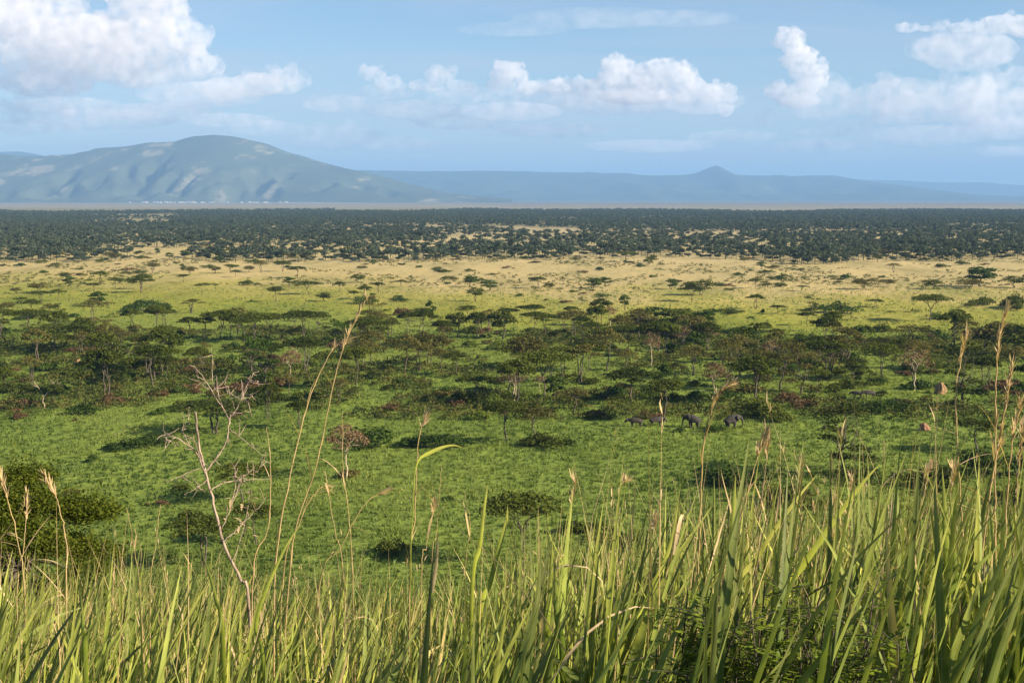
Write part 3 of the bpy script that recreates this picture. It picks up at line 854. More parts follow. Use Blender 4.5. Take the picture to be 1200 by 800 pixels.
# --- far woodland: a mass nobody could count
def far_woodland():
    rg = np.random.default_rng(5)
    def low_tree(seed, H, W, trunk, leaf):
        r = np.random.default_rng(seed); G = Geo()
        for k in range(7):
            a = r.uniform(0, 6.28); rr = r.uniform(0, 0.38) * W
            c = (rr * math.cos(a), rr * math.sin(a), H * r.uniform(0.6, 0.9))
            p, d = pad_points(c, (W * 0.2, W * 0.2, H * 0.16), 26, r)
            p[:, 2] = np.maximum(p[:, 2], 0.05)
            G.leaves(p, 1.1 * r.uniform(0.6, 1.3, len(p)), 0.6, d * 0.5, 0.75, r)
        if trunk: G.tube([(0, 0, -0.1), (0.1, 0, H * 0.7)], [0.18, 0.1], 4, a=0.0)
        return G.mesh('woodland_tree', [M[leaf]])
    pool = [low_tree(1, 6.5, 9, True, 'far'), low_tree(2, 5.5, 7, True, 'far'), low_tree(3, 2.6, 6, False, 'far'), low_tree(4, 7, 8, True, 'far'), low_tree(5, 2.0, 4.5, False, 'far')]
    src = bpy.data.collections.new('woodland_sources')
    for i, me in enumerate(pool):
        src.objects.link(bpy.data.objects.new('woodland_source', me))
    pts = []; sc = []
    n = 135000
    y = np.sqrt(rg.uniform(800 ** 2, 5300 ** 2, n)); x = rg.uniform(-1, 1, n) * (0.385 * y + 20)
    for a, b in zip(x, y):
        c = mnoise.noise((a / 260, b / 420, 0.3)) + 0.5 * mnoise.noise((a / 70, b / 120, 4.3))
        edge = 945 + 130 * mnoise.noise((a / 300, 1.0, 7.7)) - 60 * min(1, max(0, -a / 200))
        if b < edge: continue
        far = 4300 + 700 * mnoise.noise((a / 900, 5.0, 2.2)) + 900 * mnoise.noise((a / 250, b / 900, 9.1))
        if b > far: continue
        fade = min(1.0, max(0.0, (b - 1040) / 300))          # open woodland first, closed canopy further out
        thr = -0.12 * (1 - fade) - 0.32 * fade
        if c < thr: continue
        if mnoise.noise((a / 420, b / 190, 12.5)) + 0.4 * mnoise.noise((a / 90, b / 60, 3.3)) > 0.47: continue
        if fade > 0.5 and rg.random() < 0.25: continue
        pts.append((a, b, 0.0)); sc.append(rg.uniform(0.7, 1.35))
    me = bpy.data.meshes.new('far_woodland')
    me.from_pydata(pts, [], [])
    at = me.attributes.new('size', 'FLOAT', 'POINT'); at.data.foreach_set('value', np.array(sc, np.float32))
    o = link('far_woodland', me)
    ng = bpy.data.node_groups.new('woodland', 'GeometryNodeTree')
    ng.interface.new_socket('Geometry', in_out='INPUT', socket_type='NodeSocketGeometry')
    ng.interface.new_socket('Geometry', in_out='OUTPUT', socket_type='NodeSocketGeometry')
    a = ng.nodes.new('NodeGroupInput'); b = ng.nodes.new('NodeGroupOutput')
    ci = ng.nodes.new('GeometryNodeCollectionInfo'); ci.inputs['Collection'].default_value = src
    ci.inputs['Separate Children'].default_value = True
    ip = ng.nodes.new('GeometryNodeInstanceOnPoints'); ip.inputs['Pick Instance'].default_value = True
    rv = ng.nodes.new('FunctionNodeRandomValue'); rv.data_type = 'FLOAT_VECTOR'
    rv.inputs[0].default_value = (0, 0, 0); rv.inputs[1].default_value = (0, 0, 6.28)
    na = ng.nodes.new('GeometryNodeInputNamedAttribute'); na.data_type = 'FLOAT'; na.inputs['Name'].default_value = 'size'
    ng.links.new(a.outputs[0], ip.inputs['Points']); ng.links.new(ci.outputs[0], ip.inputs['Instance'])
    ng.links.new(rv.outputs[0], ip.inputs['Rotation']); ng.links.new(na.outputs[0], ip.inputs['Scale'])
    ng.links.new(ip.outputs[0], b.inputs[0])
    md = o.modifiers.new('woodland', 'NODES'); md.node_group = ng
    tag(o, 'dark green woodland stretching across the plain to the mountains', kind='stuff')
    print('WOODLAND', len(pts))
far_woodland()
print('COUNTS', COUNT, sum(COUNT.values()))

# --- short grass tussocks on the flat
def grass_mat(name, stops, tip, transl=0.3, midrib=False, rough=0.55):
    m, nt, out = new_mat(name)
    hu = N(nt, 'ShaderNodeAttribute', attribute_name='hue')
    tt = N(nt, 'ShaderNodeAttribute', attribute_name='t')
    cr = ramp(nt, stops); nt.links.new(hu.outputs['Fac'], cr.inputs[0])
    c = cr.outputs[0]
    if tip:
        tf = ramp(nt, [(0.55, (0, 0, 0)), (1.0, (1, 1, 1))]); nt.links.new(tt.outputs['Fac'], tf.inputs[0])
        c = mixc(nt, mth(nt, 'MULTIPLY', tf.outputs[0], 0.35), c, tip)
    geo = N(nt, 'ShaderNodeNewGeometry')
    no = N(nt, 'ShaderNodeTexNoise'); no.inputs['Scale'].default_value = 14.0; no.inputs['Detail'].default_value = 4
    nt.links.new(geo.outputs['Position'], no.inputs[0])
    bl = ramp(nt, [(0.3, (0.70, 0.72, 0.66)), (0.7, (1.2, 1.18, 1.15))]); nt.links.new(no.outputs[0], bl.inputs[0])
    c = mixc(nt, 1.0, c, bl.outputs[0], 'MULTIPLY')
    if midrib:
        uu = N(nt, 'ShaderNodeAttribute', attribute_name='u')
        mr = ramp(nt, [(0.0, (1, 1, 1)), (0.16, (0, 0, 0))]); nt.links.new(uu.outputs['Fac'], mr.inputs[0])
        c = mixc(nt, mth(nt, 'MULTIPLY', mr.outputs[0], 0.30), c, (0.34, 0.36, 0.17))
        vein = N(nt, 'ShaderNodeTexWave'); vein.inputs['Scale'].default_value = 9.0
        vein.bands_direction = 'X'
        cmb = N(nt, 'ShaderNodeCombineXYZ'); nt.links.new(uu.outputs['Fac'], cmb.inputs[0])
        nt.links.new(cmb.outputs[0], vein.inputs[0])
        vr = ramp(nt, [(0.0, (0.86, 0.86, 0.86)), (1.0, (1.08, 1.08, 1.08))]); nt.links.new(vein.outputs['Fac'], vr.inputs[0])
        c = mixc(nt, 1.0, c, vr.outputs[0], 'MULTIPLY')
    b = N(nt, 'ShaderNodeBsdfPrincipled'); b.inputs['Roughness'].default_value = rough
    b.inputs['Specular IOR Level'].default_value = 0.10
    nt.links.new(c, b.inputs['Base Color'])
    t = N(nt, 'ShaderNodeBsdfTranslucent'); nt.links.new(mixc(nt, 1.0, c, (1.5, 1.5, 0.7), 'MULTIPLY'), t.inputs[0])
    mx = N(nt, 'ShaderNodeMixShader'); mx.inputs[0].default_value = transl
    nt.links.new(b.outputs[0], mx.inputs[1]); nt.links.new(t.outputs[0], mx.inputs[2])
    nt.links.new(mx.outputs[0], out.inputs[0])
    return m
def tussocks():
    rg = np.random.default_rng(11)
    n = 150000
    y = np.sqrt(rg.uniform(112 ** 2, 640 ** 2, n)); keep = rg.random(n) < np.where(y < 430, np.clip(1.5 - y / 330, 0.35, 1), 0.06)
    y = y[keep]; n = len(y)
    x = rg.uniform(-1, 1, n) * (0.385 * y + 6)
    z = ground_h(x, y)
    pch = np.array([mnoise.noise((a / 30, b / 55, 2.0)) for a, b in zip(x, y)])
    pch2 = np.array([mnoise.noise((a / 9, b / 14, 6.0)) for a, b in zip(x, y)])
    h = rg.uniform(0.28, 0.62, n) * (1 + 0.3 * pch2); w = rg.uniform(0.30, 0.75, n); k_ = np.where(y > 400, 1.6, 1.0); h *= np.where(y > 400, 1.25, 1.0); w *= k_
    V = []; F = []; H = []; T = []
    B = 6
    for k in range(B):
        a = rg.uniform(0, 2 * math.pi, n)
        ux, uy = np.cos(a), np.sin(a)
        ox = rg.normal(size=n) * w * 0.4; oy = rg.normal(size=n) * w * 0.4
        hw = w * rg.uniform(0.10, 0.26, n)
        lean = rg.normal(size=(2, n)) * h * 0.45
        b0 = np.stack([x + ox - ux * hw, y + oy - uy * hw, z - 0.02], -1)
        b1 = np.stack([x + ox + ux * hw, y + oy + uy * hw, z - 0.02], -1)
        tp = np.stack([x + ox + lean[0], y + oy + lean[1], z + h * rg.uniform(0.7, 1.2, n)], -1)
        V.append(np.stack([b0, b1, tp], 1).reshape(-1, 3))
        hh = np.clip(0.32 + np.clip((y - 400) / 350, 0, 0.5) + 0.5 * pch + 0.35 * pch2 + rg.normal(size=n) * 0.14, 0, 1)
        H.append(np.repeat(hh, 3)); T.append(np.tile([0, 0, 1.0], n))
    V = np.concatenate(V); F = np.arange(len(V)).reshape(-1, 3)
    m = grass_mat('flat_grass', [(0.0, (0.044, 0.080, 0.018)), (0.35, (0.112, 0.160, 0.034)), (0.7, (0.180, 0.222, 0.052)), (1.0, (0.26, 0.24, 0.09))], None, 0.3)
    o = link('grass_tussocks', make_mesh('grass_tussocks', V, F, [m], False, {'hue': np.concatenate(H), 't': np.concatenate(T)}))
    tag(o, 'short green grass tussocks covering the flat', kind='stuff')
tussocks()

def scrub():
    """low scrub and saplings under and between the trees of the belt: one mass"""
    rg = np.random.default_rng(17)
    C = []
    while len(C) < 5000:
        y = math.sqrt(rg.uniform(255 ** 2, 450 ** 2)); x = rg.uniform(-1, 1) * (0.38 * y + 6)
        if clump(x, y, 34, 2.0) + 0.6 * clump(x, y, 11, 8.0) > 0.02 + max(0, (y - 400) / 120): C.append((x, y))
    while len(C) < 7800:
        y = math.sqrt(rg.uniform(440 ** 2, 1080 ** 2)); x = rg.uniform(-1, 1) * (0.38 * y + 6)
        if clump(x, y, 90, 3.0) + 0.6 * clump(x, y, 25, 5.0) > (0.42 if y < 640 else 0.05): C.append((x, y))
    C = np.array(C); P = []; S = []; A = []
    for x, y in C:
        h = rg.uniform(0.4, 1.9); r = rg.uniform(0.5, 1.8); n = 34
        p, d = pad_points((x, y, h * 0.45), (r, r, h * 0.55), n, rg, 0.3)
        p[:, 2] = np.maximum(p[:, 2], 0.03)
        P.append(p); A.append(np.clip(rg.normal(size=n) * 0.16 + rg.random(), 0, 1))
    P = np.concatenate(P); G = Geo()
    G.leaves(P, 0.42 * rg.uniform(0.6, 1.3, len(P)), 0.5, None, 0.7, rg, np.concatenate(A))
    m = leaf_mat('scrub_foliage', (0.025, 0.036, 0.010), (0.085, 0.105, 0.025), 0.25, hue_spread=0.0, extra=(0.125, 0.105, 0.035))
    o = link('scrub', G.mesh('scrub', [m]))
    tag(o, 'low green and brown scrub under the trees of the belt', kind='stuff')
scrub()
# ------------------------------------------------------------------ near tree crown on the slope, left
def near_tree():
    rg = np.random.default_rng(31)
    base = at_depth(14, 600, 41.0)
    zg = float(ground_h(base.x, base.y))
    top = at_depth(14, 572, 41.0).z
    H = top - zg
    T = Geo(); L = Geo(); tips = []
    for k in range(46):
        a = rg.uniform(0, 6.28); r = math.sqrt(rg.random()) * 2.75
        z = H * 0.90 - 0.15 * r * r + rg.normal() * 0.3
        if k > 20: z -= rg.uniform(0.5, 3.2)
        c = np.array([r * math.cos(a), r * math.sin(a), z]); tips.append(c)
        pr = rg.uniform(0.55, 1.0)
        p, d = pad_points(c, (pr, pr, pr * 0.42), 1900, rg, 0.4)
        p += rg.normal(size=p.shape) * 0.05 + d * (rg.random((len(p), 1)) ** 6) * 0.7
        L.leaves(p, 0.12 * rg.uniform(0.5, 1.3, len(p)), 0.8, d * 0.4, 0.5, rg)
    fork_tree(T, H, 6, rg, 0.4, tips, 0.11, stems=2)
    e = bpy.data.objects.new('acacia_tree', None); COL.objects.link(e); e.location = (base.x, base.y, zg)
    link('trunk', T.mesh('near_trunk', [M['bark']]), e); link('crown', L.mesh('near_crown', [M['near']]), e)
    tag(e, 'large bushy yellow green acacia crown on the slope behind the grass', 'tree')
near_tree()

# ------------------------------------------------------------------ animals
def hide_mat(name, c1, c2):
    return bark_mat(name, c1, c2, 3.0)
M['elephant'] = hide_mat('elephant_hide', (0.022, 0.019, 0.016), (0.042, 0.036, 0.031))
M['buffalo'] = hide_mat('buffalo_hide', (0.018, 0.014, 0.012), (0.045, 0.035, 0.028))
M['ivory'] = bark_mat('ivory', (0.6, 0.52, 0.38), (0.75, 0.68, 0.52))
M['horn'] = bark_mat('horn', (0.05, 0.045, 0.04), (0.12, 0.11, 0.09))
def skin_body(name, chains, mat, parent, sub=2):
    """one continuous body grown from joints: chains of (x, y, z, rx, ry); the first joint of a chain may reuse an index"""
    vs = []; es = []; rad = []
    for ch in chains:
        prev = None
        for j in ch:
            if isinstance(j, int): prev = j; continue
            vs.append(j[:3]); rad.append(j[3:5] if len(j) > 4 else (j[3], j[3]))
            i = len(vs) - 1
            if prev is not None: es.append((prev, i))
            prev = i
    me = bpy.data.meshes.new(name); me.from_pydata(vs, es, [])
    me.materials.append(mat)
    o = link(name, me, parent)
    sk = o.modifiers.new('skin', 'SKIN'); sk.use_smooth_shade = True
    for i, r in enumerate(rad): me.skin_vertices[0].data[i].radius = r
    me.skin_vertices[0].data[0].use_root = True
    ss = o.modifiers.new('smooth', 'SUBSURF'); ss.levels = sub; ss.render_levels = sub
    return o
def flat_ear(parent, mat, side, s):
    g = Geo()
    pts = np.array([(0, 0, 0.35), (-0.25, 0.25, 0.42), (-0.62, 0.42, 0.30), (-0.70, 0.46, -0.1), (-0.52, 0.36, -0.5), (-0.2, 0.2, -0.72), (0.02, 0.06, -0.35)]) * s
    pts[:, 1] *= side
    c = pts.mean(0)
    v = np.concatenate([pts, [c + (0.02, 0.05 * side, 0)], pts + (0.03, -0.05 * side, 0), [c + (0.05, 0.0, 0)]])
    n = len(pts); tr = []
    for i in range(n):
        j = (i + 1) % n
        tr += [(i, j, n), (n + 1 + j, n + 1 + i, 2 * n + 1), (i, n + 1 + i, j), (j, n + 1 + i, n + 1 + j)]
    g.add(v, tris=tr)
    o = link('ear', g.mesh('ear', [mat]), parent); return o
def elephant(px, py, hpx, rot, label, trunk_up=False):
    g = on_ground(px, py); s = hpx * math.hypot(g.y, CAM_Z) / F_PX / 3.1
    e = bpy.data.objects.new('elephant', None); COL.objects.link(e)
    e.location = (g.x, g.y, 0); e.rotation_euler = (0, 0, rot); e.scale = (s, s, s)
    # faces +x; 3.1 m at the shoulder
    ch = [[(-1.1, 0, 2.05, .72, .80), (-0.3, 0, 2.05, .86, .98), (0.55, 0, 2.15, .80, .92), (1.25, 0, 2.45, .55, .60), (1.75, 0, 2.45, .50, .55), (2.15, 0, 2.05, .30, .30), (2.32, 0, 1.45, .19, .19), (2.32, 0, .85, .14, .14), (2.2, 0, .32, .10, .10)],
          [0, (-1.2, .42, 1.45, .46, .42), (-1.08, .44, .80, .29, .29), (-1.2, .44, .40, .24, .24), (-1.16, .44, .03, .27, .27)],
          [0, (-1.0, -.42, 1.45, .46, .42), (-0.82, -.44, .80, .29, .29), (-0.92, -.44, .40, .24, .24), (-0.88, -.44, .03, .27, .27)],
          [2, (0.62, .42, 1.45, .40, .36), (0.70, .44, .80, .27, .27), (0.66, .44, .40, .24, .24), (0.70, .44, .03, .27, .27)],
          [2, (0.45, -.42, 1.45, .40, .36), (0.38, -.44, .80, .27, .27), (0.30, -.44, .40, .24, .24), (0.34, -.44, .03, .27, .27)],
          [0, (-1.85, 0, 2.0, .14, .14), (-2.0, 0, 1.4, .06, .06), (-1.98, 0, .9, .05, .05)]]
    skin_body('body', ch, M['elephant'], e)
    for sd in (1, -1):
        o = flat_ear(e, M['elephant'], sd, 1.25); o.location = (1.45, .42 * sd, 2.5)
    tag(e, label, 'elephant', 'elephants at the edge of the thicket')
    return e
def buffalo(px, py, hpx, rot, label, group='buffaloes grazing on the flat'):
    g = on_ground(px, py); s = hpx * math.hypot(g.y, CAM_Z) / F_PX / 1.55
    e = bpy.data.objects.new('buffalo', None); COL.objects.link(e)
    e.location = (g.x, g.y, 0); e.rotation_euler = (0, 0, rot); e.scale = (s, s, s)
    ch = [[(-0.85, 0, 1.08, .34, .36), (-0.2, 0, 1.02, .42, .46), (0.45, 0, 1.10, .40, .46), (0.95, 0, 1.12, .26, .30), (1.25, 0, 1.0, .22, .24), (1.45, 0, .80, .15, .16), (1.56, 0, .62, .12, .12)],
          [0, (-0.92, .2, .78, .20, .20), (-0.80, .2, .50, .10, .10), (-0.95, .2, .36, .085, .085), (-0.90, .2, .03, .09, .09)],
          [0, (-0.80, -.2, .78, .20, .20), (-0.66, -.2, .50, .10, .10), (-0.80, -.2, .36, .085, .085), (-0.76, -.2, .03, .09, .09)],
          [2, (0.5, .2, .76, .18, .18), (0.52, .2, .42, .09, .09), (0.50, .2, .03, .09, .09)],
          [2, (0.38, -.2, .76, .18, .18), (0.34, -.2, .42, .09, .09), (0.36, -.2, .03, .09, .09)],
          [0, (-1.2, 0, 1.1, .06, .06), (-1.26, 0, .6, .04, .04)]]
    skin_body('body', ch, M['buffalo'], e)
    for sd in (1, -1):
        h = Geo(); h.tube([(1.22, .08 * sd, 1.2), (1.2, .32 * sd, 1.18), (1.16, .52 * sd, 1.02), (1.14, .60 * sd, 1.18), (1.14, .50 * sd, 1.36)], [.09, .08, .06, .04, .012], 6)
        link('horn', h.mesh('horn', [M['horn']]), e)
        k = Geo(); k.tube([(1.1, .15 * sd, 1.08), (1.06, .34 * sd, 0.98), (1.05, .44 * sd, 0.9)], [.05, .08, .01], 5)
        link('ear', k.mesh('buffalo_ear', [M['buffalo']]), e)
    tag(e, label, 'buffalo', group)
elephant(812, 501, 16, math.radians(172), 'dark elephant side on at the thicket edge beside the green bushes')
elephant(858, 502, 17, math.radians(12), 'dark elephant facing away from the other elephant at the thicket edge')
buffalo(744, 500, 12, math.radians(175), 'dark buffalo under the umbrella acacia, beside another buffalo')
buffalo(770, 499, 12, math.radians(10), 'dark buffalo standing by the straight thin acacia stem')
buffalo(1004, 466, 9, math.radians(165), 'small dark buffalo with another in the open below the termite mound', 'buffaloes in the open')
buffalo(1018, 466, 10, math.radians(185), 'dark buffalo broadside in the open below the termite mound', 'buffaloes in the open')

# ------------------------------------------------------------------ termite mounds
def mound(px, py, hpx, wpx, label, seed, mat):
    g = on_ground(px, py); k = math.hypot(g.y, CAM_Z) / F_PX
    H = hpx * k; W = wpx * k
    v, f = ico(4)
    t = np.clip((v[:, 2] + 1) / 2, 0, 1)
    pr = W * 0.5 * (1 - t ** 2.6) ** 0.7
    n = np.array([mnoise.fractal((p[0] * 1.6 + seed, p[1] * 1.6, p[2] * 1.2), 0.8, 2.1, 4) for p in v])
    xy = v[:, :2] / (np.linalg.norm(v[:, :2], axis=1)[:, None] + 1e-6)
    out = np.concatenate([xy * (pr * (1 + 0.35 * n))[:, None], (t * H * (1 + 0.12 * n) - 0.05)[:, None]], 1)
    o = link('termite_mound', make_mesh('termite_mound', out, f, [mat])); o.location = (g.x, g.y, 0)
    tag(o, label, 'termite mound', 'termite mounds')
M['mound'] = bark_mat('ochre_earth', (0.16, 0.095, 0.042), (0.27, 0.17, 0.08), 2.0)
M['mound2'] = bark_mat('red_earth', (0.16, 0.075, 0.04), (0.26, 0.13, 0.075), 2.0)
mound(1102, 461, 14, 13, 'tall ochre termite mound against the dark bush', 1.0, M['mound'])
mound(1083, 504, 9, 13, 'small reddish termite mound on the open flat', 3.0, M['mound2'])
mound(92, 432, 12, 9, 'orange termite mound among dark bushes in the belt', 5.0, M['mound'])

# ------------------------------------------------------------------ far town at the mountain foot
def plain_mat(name, c, rough=0.8):
    m, nt, out = new_mat(name)
    geo = N(nt, 'ShaderNodeNewGeometry')
    n = N(nt, 'ShaderNodeTexNoise'); n.inputs['Scale'].default_value = 0.3; nt.links.new(geo.outputs['Position'], n.inputs[0])
    cr = ramp(nt, [(0.3, tuple(x * 0.85 for x in c)), (0.7, c)]); nt.links.new(n.outputs[0], cr.inputs[0])
    b = N(nt, 'ShaderNodeBsdfPrincipled'); b.inputs['Roughness'].default_value = rough
    nt.links.new(cr.outputs[0], b.inputs['Base Color']); nt.links.new(b.outputs[0], out.inputs[0])
    return m
M['white_wall'] = plain_mat('whitewash', (0.55, 0.53, 0.50))
M['tin_roof'] = plain_mat('tin_roof', (0.42, 0.42, 0.42), 0.6)
M['sand'] = plain_mat('pale_salt_sand', (0.62, 0.56, 0.46))
def town():
    rr = random.Random(4)
    wall = Geo(); x, y, z = 0.5, 0.5, 1.0
    wall.add([(-x, -y, 0), (x, -y, 0), (x, y, 0), (-x, y, 0), (-x, -y, z), (x, -y, z), (x, y, z), (-x, y, z)],
             [(0, 1, 5, 4), (1, 2, 6, 5), (2, 3, 7, 6), (3, 0, 4, 7)])
    wm = wall.mesh('house_wall', [M['white_wall']], False)
    rf = Geo(); rf.add([(-.55, -.6, .97), (.55, -.6, .97), (.55, .6, .97), (-.55, .6, .97), (-.55, 0, 1.45), (.55, 0, 1.45)], [(0, 1, 5, 4), (2, 3, 4, 5)], [(0, 4, 3), (1, 2, 5)])
    rm = rf.mesh('house_roof', [M['tin_roof']], False)
    for k in range(46):
        px = rr.choice([rr.uniform(158, 240), rr.uniform(120, 330), rr.uniform(150, 350)])
        yy = rr.uniform(11300, 12000)
        g = at_depth(px, 0, yy)
        e = bpy.data.objects.new('house', None); COL.objects.link(e); e.location = (g.x, yy, 0)
        e.rotation_euler = (0, 0, rr.uniform(-0.4, 0.4)); e.scale = (rr.uniform(14, 34), rr.uniform(9, 14), rr.uniform(4.5, 8))
        link('wall', wm, e); link('roof', rm, e)
        tag(e, 'tiny white tin-roofed house in the far town below the mountain', 'house', 'white houses of the far town')
    # pale strips of bare shore beside the town
    for i, (x0, x1, y0, y1) in enumerate([(290, 432, 11900, 12700), (40, 190, 12600, 13300)]):
        n = 40; v = []
        for j in range(n + 1):
            u = j / n; px = x0 + (x1 - x0) * u
            wob = mnoise.noise((u * 7, i * 3.0, 0)) * 0.3
            half = 0.5 * (y1 - y0) * max(0.05, math.sin(u * math.pi)) ** 0.6 * (1 + wob)
            ym = (y0 + y1) / 2 + wob * 150
            a = at_depth(px, 0, ym)
            v += [(a.x, ym - half, 0.3), (a.x, ym + half, 0.3)]
        q = [(2 * j, 2 * j + 2, 2 * j + 3, 2 * j + 1) for j in range(n)]
        o = link('shore', make_mesh('shore', v, np.array(q), [M['sand']]))
        tag(o, 'pale bare strip of shore below the mountain', kind='structure')
town()

# ------------------------------------------------------------------ foreground grass
def blades(rg, x, y, length, width, lean, curve, az, hue, K_=8, fold=0.25, base_drop=0.05, z=None):
    """ribbons with a folded midrib; returns verts, quads, attributes"""
    n = len(x)
    z = ground_h(x, y) - base_drop if z is None else z
    t = np.linspace(0, 1, K_ + 1)
    th = lean[:, None] + curve[:, None] * t[None, :] ** 1.8           # angle from vertical
    ds = length[:, None] / K_
    hx = np.cumsum(np.sin(th) * ds, 1) - np.sin(th[:, :1]) * ds
    hz = np.cumsum(np.cos(th) * ds, 1) - np.cos(th[:, :1]) * ds
    sway = rg.normal(size=(n, 1)) * 0.05 * length[:, None] * np.sin(t * 3 + rg.uniform(0, 6, (n, 1)))
    ca, sa = np.cos(az)[:, None], np.sin(az)[:, None]
    cx = x[:, None] + hx * ca - sway * sa * t; cyy = y[:, None] + hx * sa + sway * ca * t; cz = z[:, None] + hz
    prof = np.clip(np.minimum(0.45 + t * 2.2, 1.0) * (1 - t ** 2.6) , 0.02, 1)[None, :]
    tw = rg.uniform(-0.9, 0.9, (n, 1)) * t[None, :] + rg.uniform(-0.6, 0.6, (n, 1))
    w = width[:, None] * prof * 0.5
    # across direction: horizontal normal to the plane of bending, twisted
    ax = -sa * np.cos(tw) + ca * np.cos(th) * np.sin(tw); ay = ca * np.cos(tw) + sa * np.cos(th) * np.sin(tw); az_ = -np.sin(th) * np.sin(tw)
    nx, ny, nz = -np.cos(th) * ca, -np.cos(th) * sa, np.sin(th)       # upper face
    c = np.stack([cx, cyy, cz], -1); a = np.stack([ax + 0 * cx, ay + 0 * cx, az_ + 0 * cx], -1); nn = np.stack([nx, ny, nz + 0 * cx], -1)
    l = c - a * w[..., None] + nn * (w * fold)[..., None]; r = c + a * w[..., None] + nn * (w * fold)[..., None]
    v = np.stack([l, c, r], 2).reshape(-1, 3)
    stride = 3
    b0 = (np.arange(n) * (K_ + 1) * stride)[:, None] + (np.arange(K_) * stride)[None, :]
    b0 = b0.ravel()
    q = np.concatenate([np.stack([b0, b0 + 1, b0 + 4, b0 + 3], -1), np.stack([b0 + 1, b0 + 2, b0 + 5, b0 + 4], -1)])
    hue_v = np.repeat(hue, (K_ + 1) * 3)
    t_v = np.tile(np.repeat(t, 3), n)
    u_v = np.tile(np.array([1.0, 0.0, 1.0]), n * (K_ + 1))
    return v, q, {'hue': hue_v, 't': t_v, 'u': u_v}

M['blade'] = grass_mat('broad_grass', [(0.0, (0.035, 0.085, 0.014)), (0.3, (0.17, 0.24, 0.028)), (0.6, (0.36, 0.39, 0.055)), (0.8, (0.40, 0.34, 0.12)), (1.0, (0.52, 0.38, 0.20))],
                       (0.40, 0.34, 0.15), 0.17, True, 0.5)
M['straw'] = grass_mat('dry_straw', [(0.0, (0.20, 0.19, 0.06)), (0.4, (0.36, 0.28, 0.12)), (0.75, (0.50, 0.37, 0.20)), (1.0, (0.56, 0.42, 0.27))], None, 0.25, False, 0.6)

